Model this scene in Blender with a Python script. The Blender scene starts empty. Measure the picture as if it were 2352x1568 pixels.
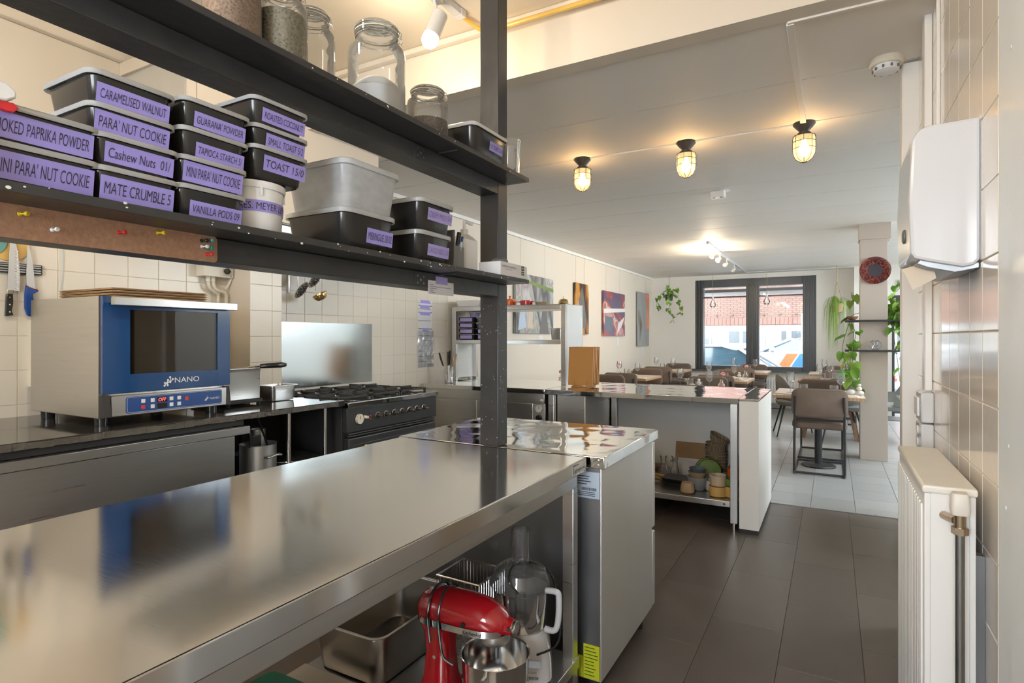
import bpy, bmesh, math, random
from mathutils import Vector, Matrix
R = math.radians
PI = math.pi
sc = bpy.context.scene
col = sc.collection
random.seed(7)

# ------------------------------------------------------------------ camera
cd = bpy.data.cameras.new('camera')
cam = bpy.data.objects.new('camera', cd)
col.objects.link(cam)
cam.location = (0, 0, 1.28)
cam.rotation_euler = (R(90), 0, R(29))
cd.sensor_width = 36
cd.lens = 1324 / 2352 * 36
cd.shift_y = -8.7 / 2352
cd.clip_start = 0.02
sc.camera = cam
# ------------------------------------------------------------------ view
sc.view_settings.view_transform = 'Standard'
sc.view_settings.look = 'None'
sc.view_settings.gamma = 1
sc.view_settings.use_curve_mapping = False
sc.view_settings.exposure = 1.25
try:
    sc.cycles.use_denoising = True
    sc.cycles.max_bounces = 8
    sc.cycles.diffuse_bounces = 5
    sc.cycles.glossy_bounces = 5
    sc.cycles.transmission_bounces = 6
    sc.cycles.transparent_max_bounces = 16
    sc.cycles.sample_clamp_indirect = 6
    sc.cycles.caustics_reflective = False
    sc.cycles.caustics_refractive = False
except Exception:
    pass
# ------------------------------------------------------------------ sky
w = bpy.data.worlds.new('sky')
sc.world = w
w.use_nodes = True
bg = w.node_tree.nodes['Background']
bg.inputs[0].default_value = (0.88, 0.94, 1.0, 1)
bg.inputs[1].default_value = 9.0
# sun over the street
sd = bpy.data.lights.new('sun', 'SUN')
sd.energy = 2.0
sd.angle = R(1)
sd.color = (1, .95, .87)
sun = bpy.data.objects.new('sun', sd)
col.objects.link(sun)
sun.rotation_euler = (R(-46), R(-18), 0)

def portal(loc, rot, sx, sy):
    l = bpy.data.lights.new('window_portal', 'AREA')
    l.shape = 'RECTANGLE'; l.size = sx; l.size_y = sy
    l.cycles.is_portal = True
    o = bpy.data.objects.new('window_portal', l)
    col.objects.link(o); o.location = loc; o.rotation_euler = rot
portal((-1.27, 11.72, 1.53), (R(-90), 0, 0), 2.1, 1.75)
portal((1.15, 12.02, 1.1), (R(-90), 0, 0), 1.1, 2.1)
portal((2.38, 5.9, 2.04), (R(90), 0, R(90)), 3.0, .76)
portal((2.38, 9.35, 2.04), (R(90), 0, R(90)), 3.1, .76)
portal((1.66, 7.05, 2.84), (0, 0, 0), .78, 6.8)
portal((-.45, -1.92, 1.6), (R(90), 0, 0), 1.3, 1.4)

# ------------------------------------------------------------------ materials
MT = {}
def nt(name):
    m = bpy.data.materials.new(name); m.use_nodes = True
    t = m.node_tree
    return m, t, t.nodes['Principled BSDF'], t.nodes['Material Output']

def pm(name, c, rough=.5, metal=0, spec=None, var=.04, vs=6, bump=0, bs=60, stretch=None,
       trans=0, emit=None, es=0, coat=0, rvar=0, c2=None, sss=0):
    """principled material with procedural colour variation and relief"""
    m, t, p, out = nt(name)
    N, L = t.nodes, t.links
    tc = N.new('ShaderNodeTexCoord'); mp = N.new('ShaderNodeMapping')
    L.new(tc.outputs['Object'], mp.inputs[0])
    if stretch: mp.inputs['Scale'].default_value = stretch
    nz = N.new('ShaderNodeTexNoise'); nz.inputs['Scale'].default_value = vs
    nz.inputs['Detail'].default_value = 4
    L.new(mp.outputs[0], nz.inputs['Vector'])
    cr = N.new('ShaderNodeMix'); cr.data_type = 'RGBA'
    a = [max(0, x * (1 - var)) for x in c]; b = c2 if c2 else [min(1, x * (1 + var)) for x in c]
    cr.inputs[6].default_value = (*a, 1); cr.inputs[7].default_value = (*b, 1)
    L.new(nz.outputs[0], cr.inputs[0]); L.new(cr.outputs[2], p.inputs['Base Color'])
    p.inputs['Roughness'].default_value = rough
    p.inputs['Metallic'].default_value = metal
    if spec is not None: p.inputs['Specular IOR Level'].default_value = spec
    if coat: p.inputs['Coat Weight'].default_value = coat; p.inputs['Coat Roughness'].default_value = .08
    if trans: p.inputs['Transmission Weight'].default_value = trans
    if sss: p.inputs['Subsurface Weight'].default_value = sss
    if rvar:
        mr = N.new('ShaderNodeMapRange')
        mr.inputs[3].default_value = max(.02, rough - rvar); mr.inputs[4].default_value = rough + rvar
        L.new(nz.outputs[0], mr.inputs[0]); L.new(mr.outputs[0], p.inputs['Roughness'])
    if bump:
        n2 = N.new('ShaderNodeTexNoise'); n2.inputs['Scale'].default_value = bs
        L.new(mp.outputs[0], n2.inputs['Vector'])
        bp = N.new('ShaderNodeBump'); bp.inputs['Strength'].default_value = bump
        bp.inputs['Distance'].default_value = .01
        L.new(n2.outputs[0], bp.inputs['Height']); L.new(bp.outputs[0], p.inputs['Normal'])
    if emit:
        p.inputs['Emission Color'].default_value = (*emit, 1); p.inputs['Emission Strength'].default_value = es
    MT[name] = m
    return m

def thin(name, tint=(1, 1, 1), rough=.02, base=.03, haze=0, hc=(.9, .92, .95)):
    """clear thin-walled glass / plastic: fresnel reflection over transparency, optional haze"""
    m, t, p, out = nt(name)
    N, L = t.nodes, t.links
    N.remove(p)
    tr = N.new('ShaderNodeBsdfTransparent'); tr.inputs[0].default_value = (*tint, 1)
    gl = N.new('ShaderNodeBsdfGlossy'); gl.inputs['Roughness'].default_value = rough
    fr = N.new('ShaderNodeFresnel'); fr.inputs[0].default_value = 1.45
    ad = N.new('ShaderNodeMath'); ad.operation = 'ADD'; ad.inputs[1].default_value = base
    nz = N.new('ShaderNodeTexNoise'); nz.inputs['Scale'].default_value = 5
    L.new(fr.outputs[0], ad.inputs[0])
    mx = N.new('ShaderNodeMixShader'); L.new(ad.outputs[0], mx.inputs[0])
    L.new(tr.outputs[0], mx.inputs[1]); L.new(gl.outputs[0], mx.inputs[2])
    last = mx
    if haze:
        df = N.new('ShaderNodeBsdfDiffuse'); df.inputs[0].default_value = (*hc, 1)
        m2 = N.new('ShaderNodeMixShader')
        mr = N.new('ShaderNodeMapRange'); mr.inputs[3].default_value = haze * .8; mr.inputs[4].default_value = min(1, haze * 1.2)
        L.new(nz.outputs[0], mr.inputs[0]); L.new(mr.outputs[0], m2.inputs[0])
        tl = N.new('ShaderNodeBsdfTranslucent'); tl.inputs[0].default_value = (*hc, 1)
        m3 = N.new('ShaderNodeMixShader'); m3.inputs[0].default_value = .4
        L.new(df.outputs[0], m3.inputs[1]); L.new(tl.outputs[0], m3.inputs[2])
        L.new(mx.outputs[0], m2.inputs[1]); L.new(m3.outputs[0], m2.inputs[2]); last = m2
    L.new(last.outputs[0], out.inputs[0])
    MT[name] = m
    return m

def wavy(name, c, rough, ws, wstr, vs=3, stretch=(1, 1, 1)):
    """polished sheet steel whose surface is slightly buckled, so reflections wobble"""
    m, t, p, out = nt(name)
    N, L = t.nodes, t.links
    tc = N.new('ShaderNodeTexCoord'); mp = N.new('ShaderNodeMapping'); mp.inputs['Scale'].default_value = stretch
    L.new(tc.outputs['Object'], mp.inputs[0])
    n1 = N.new('ShaderNodeTexNoise'); n1.inputs['Scale'].default_value = ws; n1.inputs['Detail'].default_value = 1
    L.new(mp.outputs[0], n1.inputs[0])
    b1 = N.new('ShaderNodeBump'); b1.inputs['Strength'].default_value = wstr; b1.inputs['Distance'].default_value = .02
    L.new(n1.outputs[0], b1.inputs['Height'])
    mp2 = N.new('ShaderNodeMapping'); mp2.inputs['Scale'].default_value = (6, 160, 60)
    L.new(tc.outputs['Object'], mp2.inputs[0])
    n2 = N.new('ShaderNodeTexNoise'); n2.inputs['Scale'].default_value = vs; n2.inputs['Detail'].default_value = 3
    L.new(mp2.outputs[0], n2.inputs[0])
    mr = N.new('ShaderNodeMapRange'); mr.inputs[3].default_value = rough * .75; mr.inputs[4].default_value = rough * 1.3
    L.new(n2.outputs[0], mr.inputs[0]); L.new(mr.outputs[0], p.inputs['Roughness'])
    p.inputs['Base Color'].default_value = (*c, 1); p.inputs['Metallic'].default_value = 1
    L.new(b1.outputs[0], p.inputs['Normal'])
    MT[name] = m

def ramp_mat(name, stops, scale=4, dist=3, rough=.5, kind='wave', stretch=(1, 1, 1), detail=4, bump=0):
    m, t, p, out = nt(name)
    N, L = t.nodes, t.links
    tc = N.new('ShaderNodeTexCoord'); mp = N.new('ShaderNodeMapping'); mp.inputs['Scale'].default_value = stretch
    L.new(tc.outputs['Object'], mp.inputs[0])
    if kind == 'wave':
        n = N.new('ShaderNodeTexWave'); n.inputs['Scale'].default_value = scale
        n.inputs['Distortion'].default_value = dist; n.inputs['Detail'].default_value = detail
        o = n.outputs['Fac']
    elif kind == 'vor':
        n = N.new('ShaderNodeTexVoronoi'); n.inputs['Scale'].default_value = scale
        o = n.outputs['Distance']
    else:
        n = N.new('ShaderNodeTexNoise'); n.inputs['Scale'].default_value = scale
        n.inputs['Detail'].default_value = detail; n.inputs['Distortion'].default_value = dist
        o = n.outputs[0]
    L.new(mp.outputs[0], n.inputs['Vector'])
    cr = N.new('ShaderNodeValToRGB')
    e = cr.color_ramp.elements
    e[0].position, e[0].color = stops[0][0], (*stops[0][1], 1)
    e[1].position, e[1].color = stops[-1][0], (*stops[-1][1], 1)
    for q, c in stops[1:-1]:
        x = e.new(q); x.color = (*c, 1)
    L.new(o, cr.inputs[0]); L.new(cr.outputs[0], p.inputs['Base Color'])
    p.inputs['Roughness'].default_value = rough
    if bump:
        b = N.new('ShaderNodeBump'); b.inputs['Strength'].default_value = bump; b.inputs['Distance'].default_value = .004
        L.new(o, b.inputs['Height']); L.new(b.outputs[0], p.inputs['Normal'])
    MT[name] = m

def glow(name, c, s):
    m, t, p, out = nt(name)
    t.nodes.remove(p)
    e = t.nodes.new('ShaderNodeEmission'); e.inputs[0].default_value = (*c, 1); e.inputs[1].default_value = s
    t.links.new(e.outputs[0], out.inputs[0]); MT[name] = m

pm('paint', (.88, .865, .83), .6, var=.02, vs=2, bump=.05, bs=40)
pm('paint_cream', (.77, .705, .61), .55, var=.02, vs=2, bump=.05, bs=30)
pm('ceiling_paint', (.89, .87, .83), .6, var=.03, vs=1.5, bump=.06, bs=25)
pm('kitchen_ceiling', (.78, .70, .58), .6, var=.03, vs=1.5, bump=.06, bs=25)
pm('column_paint', (.54, .465, .40), .6, var=.02, vs=3, bump=.06, bs=40)
pm('tile', (.77, .725, .635), .27, var=.03, vs=4, bump=.05, bs=14)
pm('tile_right', (.88, .82, .74), .14, var=.03, vs=4, bump=.09, bs=10, coat=.5)
pm('grout', (.66, .60, .50), .8)
pm('casing', (.82, .88, .93), .35, var=.03, vs=5, bump=.05, bs=50)
pm('white_gloss', (.66, .67, .70), .18, var=.01, coat=.3)
pm('radiator_top', (.80, .77, .70), .4, var=.06, vs=12)
pm('white_enamel', (.85, .84, .82), .25, var=.02)
pm('vinyl', (.118, .098, .086), .33, var=.25, vs=5, bump=.05, bs=120, rvar=.08)
pm('vinyl2', (.138, .116, .102), .33, var=.25, vs=4, bump=.05, bs=120, rvar=.08)
pm('floor_tile', (.31, .315, .31), .3, var=.12, vs=5, rvar=.06)
pm('floor_tile2', (.34, .345, .34), .3, var=.12, vs=5, rvar=.06)
pm('floor_grout', (.12, .12, .12), .8)
wavy('steel_splash', (.62, .67, .69), .14, 2.2, .12)
wavy('steel_top', (.66, .645, .62), .115, 2.6, .14, stretch=(1, .7, 1))
wavy('steel_mirror', (.74, .735, .72), .05, 5.5, .30)
pm('steel', (.60, .59, .57), .3, 1, var=.08, vs=3, stretch=(1, 1, 40), rvar=.06)
pm('steel_dull', (.56, .56, .55), .42, 1, var=.1, vs=4, rvar=.08)
pm('steel_dark', (.30, .31, .33), .36, 1, var=.2, vs=5, rvar=.06)
pm('steel_side', (.72, .73, .72), .42, .6, var=.08, vs=6, stretch=(1, 1, .2), rvar=.08)
pm('steel_pan', (.42, .40, .37), .3, 1, var=.1, vs=4, rvar=.06)
pm('chrome', (.78, .78, .78), .12, 1, var=.03)
pm('brass', (.72, .52, .24), .22, 1, var=.06)
pm('black_metal', (.03, .031, .034), .38, var=.3, vs=9, bump=.04, bs=90)
pm('rack_black', (.040, .041, .044), .34, var=.35, vs=12, bump=.10, bs=40, rvar=.08)
pm('black_plastic', (.022, .022, .022), .16, var=.3, vs=8)
pm('knife_blue', (.008, .06, .28), .35)
pm('black_matte', (.03, .03, .03), .6, var=.3)
pm('black_stone', (.035, .034, .033), .07, var=.3, vs=30, rvar=.02)
pm('stone_edge', (.05, .047, .043), .5, var=.4, vs=20, bump=.6, bs=45, c2=(.16, .145, .12))
pm('grey_plastic', (.16, .16, .16), .4, var=.1)
thin('lid', (.96, .98, 1.0), .08, .08, .6, (.93, .96, .99))
thin('jar_glass', (.97, .98, .98), .02, .03, .09, (.92, .94, .95))
thin('glass', (.985, .99, .99), .03, .03, .07, (.95, .96, .97))
thin('pane', (.97, .985, .98), .01, .01)
thin('green_glass', (.55, .9, .6), .02, .03, .15, (.4, .8, .45))
thin('rose_glass', (.95, .78, .76), .03, .04, .25, (.85, .6, .58))
thin('pc', (.86, .88, .90), .05, .06, .14, (.6, .62, .64))
thin('film', (.96, .97, .98), .12, .16, .12)
thin('frosted', (.93, .95, .98), .25, .05, .66, (.90, .94, .99))
pm('white_plastic', (.86, .88, .91), .3, var=.02)
pm('purple', (.36, .325, .84), .5, var=.06, vs=20)
pm('purple2', (.42, .37, .78), .5, var=.06, vs=20)
pm('ink', (.035, .03, .06), .6)
pm('ink_faint', (.20, .15, .42), .6)
pm('cork', (.36, .185, .105), .8, var=.3, vs=120, bump=.08, bs=350, c2=(.50, .29, .18))
for n, c in (('pin_yellow', (.80, .62, .02)), ('pin_white', (.82, .82, .82)), ('pin_red', (.70, .03, .04)),
             ('pin_blue', (.08, .45, .55)), ('pin_green', (.01, .32, .22)), ('pin_black', (.02, .02, .02))):
    pm(n, c, .25)
pm('paper', (.78, .78, .80), .7, var=.03)
pm('paper_cream', (.66, .58, .48), .8, var=.02)
pm('oven_blue', (.012, .062, .20), .12, var=.05, coat=.5)
pm('panel_blue', (.02, .07, .26), .3, var=.05)
thin('oven_glass', (.55, .50, .42), .02, .05, .03, (.2, .18, .15))
pm('oven_cavity', (.34, .30, .24), .4, .3)
pm('red_enamel', (.50, .008, .018), .1, var=.03, coat=.8)
pm('orange_enamel', (.75, .13, .015), .15, var=.15, coat=.5)
pm('green_plastic', (.0, .16, .09), .4)
pm('lime', (.62, .66, .02), .6)
pm('label_blue', (.52, .63, .76), .6)
pm('cardboard', (.33, .20, .10), .8, var=.15, vs=20, c2=(.45, .29, .15))
pm('hose_yellow', (.80, .52, .12), .35)
pm('copper', (.45, .35, .25), .3, 1)
pm('pipe', (.30, .30, .29), .38, 1, var=.15, vs=20)
pm('velvet', (.165, .12, .093), .8, var=.25, vs=7, bump=.1, bs=200)
pm('velvet_grey', (.16, .155, .145), .8, var=.2, vs=7)
pm('shell_grey', (.26, .27, .255), .7, var=.1)
ramp_mat('bamboo', [(0, (.60, .30, .09)), (.5, (.72, .40, .14)), (1, (.55, .27, .08))], 9, 1.2, .4, stretch=(14, 14, .6))
ramp_mat('oak', [(0, (.44, .27, .15)), (.5, (.55, .36, .22)), (1, (.40, .24, .13))], 5, 2, .45, stretch=(1, 8, 8))
ramp_mat('walnut', [(0, (.20, .10, .05)), (1, (.32, .17, .09))], 5, 3, .5, stretch=(1, 6, 6))
pm('table_white', (.62, .53, .46), .35, var=.05)
pm('leaf', (.10, .33, .03), .35, var=.3, vs=14, c2=(.26, .48, .06))
pm('leaf_light', (.22, .46, .06), .4, var=.3, vs=14, c2=(.40, .58, .12))
pm('leaf_dark', (.03, .10, .02), .5, var=.3)
pm('stem', (.10, .16, .05), .6)
pm('rope', (.52, .40, .24), .8)
pm('pot_dark', (.06, .07, .08), .5)
pm('pot_jute', (.45, .30, .16), .8)
pm('frame_grey', (.085, .095, .105), .3, var=.05)
pm('door_grey', (.07, .072, .078), .4)
pm('ceramic_cream', (.62, .50, .36), .45, var=.08, vs=12)
pm('ceramic_yellow', (.70, .45, .14), .35, var=.08, vs=12)
pm('ceramic_grey', (.38, .40, .42), .4, var=.12, vs=14)
pm('ceramic_blue', (.12, .17, .22), .35, var=.12, vs=14)
pm('ceramic_white', (.70, .66, .60), .4, var=.06, vs=10)
pm('ceramic_green', (.17, .27, .06), .4, var=.1)
pm('ceramic_sand', (.50, .36, .22), .6, var=.1, vs=18)
ramp_mat('wicker', [(0, (.20, .13, .07)), (1, (.50, .38, .25))], 30, 1, .8, stretch=(1, 1, 3), bump=.4)
pm('brown_glass', (.20, .08, .03), .3)
pm('pink_petal', (.80, .35, .36), .6, var=.2, vs=40)
pm('wood_dark', (.10, .05, .025), .5)
ramp_mat('beans', [(0, (.14, .07, .04)), (.45, (.42, .26, .17)), (1, (.55, .38, .27))], 185, 0, .5, 'vor', bump=.9)
ramp_mat('lentils', [(0, (.10, .09, .06)), (.4, (.34, .31, .22)), (1, (.48, .44, .34))], 160, 0, .5, 'vor', bump=.9)
ramp_mat('spice', [(0, (.03, .016, .01)), (.5, (.10, .05, .03)), (1, (.16, .09, .05))], 200, 0, .6, 'vor', bump=.9)
pm('sugar', (.82, .84, .87), .7)
pm('cream_plastic', (.76, .72, .62), .4)
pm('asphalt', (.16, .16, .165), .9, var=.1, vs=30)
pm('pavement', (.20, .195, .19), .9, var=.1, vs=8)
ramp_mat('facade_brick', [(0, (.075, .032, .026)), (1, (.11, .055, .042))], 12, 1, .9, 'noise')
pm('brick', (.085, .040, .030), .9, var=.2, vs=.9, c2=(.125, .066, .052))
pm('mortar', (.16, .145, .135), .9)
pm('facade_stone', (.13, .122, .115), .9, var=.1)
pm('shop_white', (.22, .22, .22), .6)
pm('dark_pane', (.03, .038, .045), .3)
pm('shop_teal', (.12, .34, .32), .5)
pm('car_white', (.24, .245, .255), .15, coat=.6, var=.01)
pm('car_blue', (.13, .24, .34), .15, coat=.6, var=.02)
pm('car_glass', (.02, .04, .055), .12)
pm('tyre', (.025, .025, .025), .8)
pm('stripe_orange', (.40, .06, .015), .4)
pm('stripe_blue', (.01, .07, .22), .4)
pm('tail_red', (.40, .03, .015), .2, coat=.6)
pm('exit_green', (.0, .48, .22), .5, emit=(0, .5, .25), es=.6)
pm('display_red', (.4, .0, .0), .4, emit=(1, .06, .05), es=2.5)
pm('display_black', (.015, .012, .012), .1)
pm('button_white', (.75, .76, .78), .4)
pm('button_red', (.62, .05, .04), .4)
glow('bulb_warm', (1, .74, .40), 28)
glow('bulb_cage', (1, .60, .24), 14)
glow('bulb_small', (1, .80, .55), 10)
pm('amber_glass', (.9, .62, .3), .2)
thin('cage_glass', (.98, .93, .84), .05, .05, .28, (.95, .88, .74))
ramp_mat('art_green', [(0, (.10, .10, .12)), (.25, (.34, .36, .36)), (.42, (.45, .50, .52)), (.55, (.25, .32, .26)), (.7, (.52, .50, .40)), (.85, (.32, .26, .33)), (1, (.55, .56, .55))], 1.1, 9, .4, stretch=(1, 1.6, .8), detail=3)
ramp_mat('art_orange', [(0, (.05, .03, .02)), (.3, (.35, .13, .02)), (.55, (.62, .30, .04)), (.8, (.50, .22, .05)), (1, (.70, .55, .40))], 1.6, 6, .4, stretch=(1, 2, .7), detail=3)
ramp_mat('art_red', [(0, (.10, .10, .20)), (.25, (.42, .07, .06)), (.45, (.55, .18, .14)), (.6, (.62, .58, .60)), (.75, (.40, .10, .09)), (1, (.60, .35, .33))], 1.2, 7, .3, stretch=(1, 1, 2), detail=2)
ramp_mat('art_lady', [(0, (.28, .30, .31)), (.45, (.36, .38, .38)), (.6, (.12, .08, .06)), (.75, (.60, .33, .05)), (1, (.66, .42, .10))], .9, 4, .4, stretch=(1, 1.6, .6), detail=2)
ramp_mat('plate_red', [(0, (.03, .008, .01)), (.5, (.05, .015, .015)), (.62, (.35, .04, .02)), (1, (.06, .015, .015))], 26, 2.5, .25, 'noise', detail=2)
pm('plate_black', (.03, .025, .035), .4)
# ------------------------------------------------------------------ mesh helpers
OFF = {}
class G:
    def __init__(s): s.v = []; s.f = []; s.T = None
    def add(s, vs, fs):
        n = len(s.v)
        for p in vs:
            p = Vector(p)
            s.v.append(s.T @ p if s.T else p)
        s.f += [tuple(i + n for i in f) for f in fs]
        return s
    def box(s, x0, y0, z0, x1, y1, z1):
        return s.add([(x0, y0, z0), (x1, y0, z0), (x1, y1, z0), (x0, y1, z0), (x0, y0, z1), (x1, y0, z1), (x1, y1, z1), (x0, y1, z1)],
                     [(0, 3, 2, 1), (4, 5, 6, 7), (0, 1, 5, 4), (1, 2, 6, 5), (2, 3, 7, 6), (3, 0, 4, 7)])
    def cyl(s, p, q, r, r2=None, n=16, cap=True):
        p, q = Vector(p), Vector(q)
        if r2 is None: r2 = r
        d = (q - p).normalized()
        u = d.orthogonal().normalized(); w_ = d.cross(u)
        vs = []
        for c, rr in ((p, r), (q, r2)):
            vs += [c + (u * math.cos(2 * PI * i / n) + w_ * math.sin(2 * PI * i / n)) * rr for i in range(n)]
        fs = [(i, (i + 1) % n, n + (i + 1) % n, n + i) for i in range(n)]
        if cap: fs += [tuple(range(n - 1, -1, -1)), tuple(range(n, 2 * n))]
        return s.add(vs, fs)
    def lathe(s, prof, c=(0, 0, 0), n=24, sx=1, sy=1):
        c = Vector(c); vs = []; fs = []; rows = []
        for r, z in prof:
            if r < 1e-6:
                rows.append([len(vs)]); vs.append(c + Vector((0, 0, z)))
            else:
                rows.append(list(range(len(vs), len(vs) + n)))
                vs += [c + Vector((r * sx * math.cos(2 * PI * i / n), r * sy * math.sin(2 * PI * i / n), z)) for i in range(n)]
        for a, b in zip(rows, rows[1:]):
            for i in range(n):
                j = (i + 1) % n
                if len(a) == 1 and len(b) == 1: continue
                if len(a) == 1: fs.append((a[0], b[j], b[i]))
                elif len(b) == 1: fs.append((a[i], a[j], b[0]))
                else: fs.append((a[i], a[j], b[j], b[i]))
        return s.add(vs, fs)
    def tube(s, pts, r, n=8, closed=False):
        pts = [Vector(p) for p in pts]; m = len(pts); vs = []; fs = []
        rr = r if isinstance(r, (list, tuple)) else [r] * m
        prev = None
        for i, p in enumerate(pts):
            if closed: d = pts[(i + 1) % m] - pts[i - 1]
            else: d = pts[min(i + 1, m - 1)] - pts[max(i - 1, 0)]
            d.normalize()
            u = (prev - d * prev.dot(d)) if prev else d.orthogonal()
            if u.length < 1e-5: u = d.orthogonal()
            u.normalize(); prev = u; w_ = d.cross(u)
            vs += [p + (u * math.cos(2 * PI * k / n) + w_ * math.sin(2 * PI * k / n)) * rr[i] for k in range(n)]
        for i in range(m if closed else m - 1):
            a = i * n; b = ((i + 1) % m) * n
            fs += [(a + k, a + (k + 1) % n, b + (k + 1) % n, b + k) for k in range(n)]
        if not closed:
            fs += [tuple(range(n - 1, -1, -1)), tuple(range((m - 1) * n, m * n))]
        return s.add(vs, fs)
    def ctube(s, pts, r, n=8, k=5):
        P = [Vector(p) for p in pts]; m = len(P)
        rr = list(r) if isinstance(r, (list, tuple)) else [r] * m
        Q = []; Rr = []
        for i in range(m - 1):
            a, b, c, d = P[max(i - 1, 0)], P[i], P[i + 1], P[min(i + 2, m - 1)]
            for j in range(k):
                t = j / k
                Q.append(.5 * ((2 * b) + (c - a) * t + (2 * a - 5 * b + 4 * c - d) * t * t + (3 * b - a - 3 * c + d) * t ** 3)); Rr.append(rr[i] + (rr[i + 1] - rr[i]) * t)
        Q.append(P[-1]); Rr.append(rr[-1])
        return s.tube(Q, Rr, n)
    def ball(s, c, r, n=12, m=8):
        rx, ry, rz = r if isinstance(r, (tuple, list)) else (r, r, r)
        prof = [(math.sin(PI * i / m), -math.cos(PI * i / m)) for i in range(m + 1)]
        g = G(); g.lathe(prof, n=n)
        c = Vector(c)
        return s.add([c + Vector((p.x * rx, p.y * ry, p.z * rz)) for p in g.v], g.f)
    def prism(s, poly, f0, f1):
        """poly: 2-D outline; f0/f1 map (a,b) to the two end points"""
        n = len(poly)
        vs = [f0(*p) for p in poly] + [f1(*p) for p in poly]
        fs = [(i, (i + 1) % n, n + (i + 1) % n, n + i) for i in range(n)]
        fs += [tuple(range(n - 1, -1, -1)), tuple(range(n, 2 * n))]
        return s.add(vs, fs)
    def rloft(s, levels, c=(0, 0, 0), k=4, bottom=True, top=True):
        """stack of rounded rectangles (z, half_x, half_y, corner_radius)"""
        vs = []; fs = []; cx, cy, cz = c; n = 4 * (k + 1)
        for z, hx, hy, r in levels:
            for q, (sx, sy) in enumerate(((1, 1), (-1, 1), (-1, -1), (1, -1))):
                for i in range(k + 1):
                    a = PI / 2 * (q + i / k)
                    vs.append((cx + sx * (hx - r) + r * math.cos(a), cy + sy * (hy - r) + r * math.sin(a), cz + z))
        for l in range(len(levels) - 1):
            a = l * n; b = a + n
            fs += [(a + i, a + (i + 1) % n, b + (i + 1) % n, b + i) for i in range(n)]
        if bottom: fs.append(tuple(range(n - 1, -1, -1)))
        if top: fs.append(tuple(range((len(levels) - 1) * n, len(levels) * n)))
        return s.add(vs, fs)
    def mesh(s, name, mat, bevel=0, smooth=35):
        me = bpy.data.meshes.new(name)
        me.from_pydata([tuple(p) for p in s.v], [], s.f)
        bm = bmesh.new(); bm.from_mesh(me)
        bmesh.ops.recalc_face_normals(bm, faces=bm.faces)
        if bevel:
            es = [e for e in bm.edges if len(e.link_faces) == 2 and e.calc_face_angle(0) > .5]
            bmesh.ops.bevel(bm, geom=es, offset=bevel, segments=2, profile=.5, affect='EDGES', clamp_overlap=True)
        bm.to_mesh(me); bm.free()
        if smooth:
            me.polygons.foreach_set('use_smooth', [True] * len(me.polygons))
            try: me.set_sharp_from_angle(angle=R(min(smooth, 20) if bevel else smooth))
            except Exception: pass
        me.materials.append(MT[mat])
        return me
    def build(s, name, mat, parent=None, bevel=0, smooth=35, local=False):
        if parent is not None and not local:
            o = OFF.get(parent.name, Vector((0, 0, 0)))
            s.v = [p - o for p in s.v]
        ob = bpy.data.objects.new(name, s.mesh(name, mat, bevel, smooth))
        col.objects.link(ob)
        if parent is not None:
            ob.parent = parent
            OFF[ob.name] = OFF.get(parent.name, Vector((0, 0, 0)))
        return ob

def box(*a): return G().box(*a)
def put(mesh, name, loc, parent=None, rot=(0, 0, 0), scale=None):
    ob = bpy.data.objects.new(name, mesh); col.objects.link(ob)
    loc = Vector(loc)
    if parent is not None:
        ob.parent = parent; loc = loc - OFF.get(parent.name, Vector((0, 0, 0)))
    ob.location = loc; ob.rotation_euler = rot
    if scale: ob.scale = scale
    return ob
def tag(o, label, cat, group=None):
    o['label'] = label; o['category'] = cat
    if group: o['group'] = group
    return o
def thing(name, label, cat, loc=(0, 0, 0), rz=0, group=None):
    o = bpy.data.objects.new(name, None); col.objects.link(o)
    o.empty_display_size = .05
    o.location = loc; o.rotation_euler = (0, 0, rz)
    OFF[o.name] = Vector(loc)
    return tag(o, label, cat, group)
def dup(src, loc, rz=None, label=None, group=None, parent=None):
    c = src.copy(); col.objects.link(c)
    if parent is not None: c.parent = parent
    else:
        c.location = loc
        if rz is not None: c.rotation_euler = (0, 0, rz)
        OFF[c.name] = Vector(loc)
    if label: c['label'] = label
    if group: c['group'] = group
    for ch in KIDS(src): dup(ch, None, parent=c)
    return c
def KIDS(o): return [x for x in list(bpy.data.objects) if x.parent == o]
def struct(o): o['kind'] = 'structure'; return o
def stuff(o): o['kind'] = 'stuff'; return o
def text(name, s, parent, mat, o, u, v, h, width=None, center=True, shear=0, thin_=0, local=False):
    """flat lettering: origin o (centre), unit axes u (reading) and v (up), cap height h"""
    cu = bpy.data.curves.new(name, 'FONT'); cu.body = s; cu.size = 1; cu.shear = shear; cu.offset = thin_
    cu.resolution_u = 3
    ob = bpy.data.objects.new(name, cu); col.objects.link(ob)
    dg = bpy.context.evaluated_depsgraph_get()
    me = bpy.data.meshes.new_from_object(ob.evaluated_get(dg))
    bpy.data.objects.remove(ob); bpy.data.curves.remove(cu)
    xs = [q.co.x for q in me.vertices]; ys = [q.co.y for q in me.vertices]
    if not xs: return None
    x0, x1 = min(xs), max(xs); y0 = 0; k = h / .69
    kx = width / (x1 - x0) if width else k
    u, v, o = Vector(u).normalized(), Vector(v).normalized(), Vector(o)
    if parent is not None and not local: o = o - OFF.get(parent.name, Vector((0, 0, 0)))
    xc = (x0 + x1) / 2 if center else x0
    for q in me.vertices:
        q.co = o + u * ((q.co.x - xc) * kx) + v * ((q.co.y - .345) * k)
    me.materials.clear(); me.materials.append(MT[mat]); me.name = name
    ob = bpy.data.objects.new(name, me); col.objects.link(ob)
    if parent is not None: ob.parent = parent
    return ob
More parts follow.
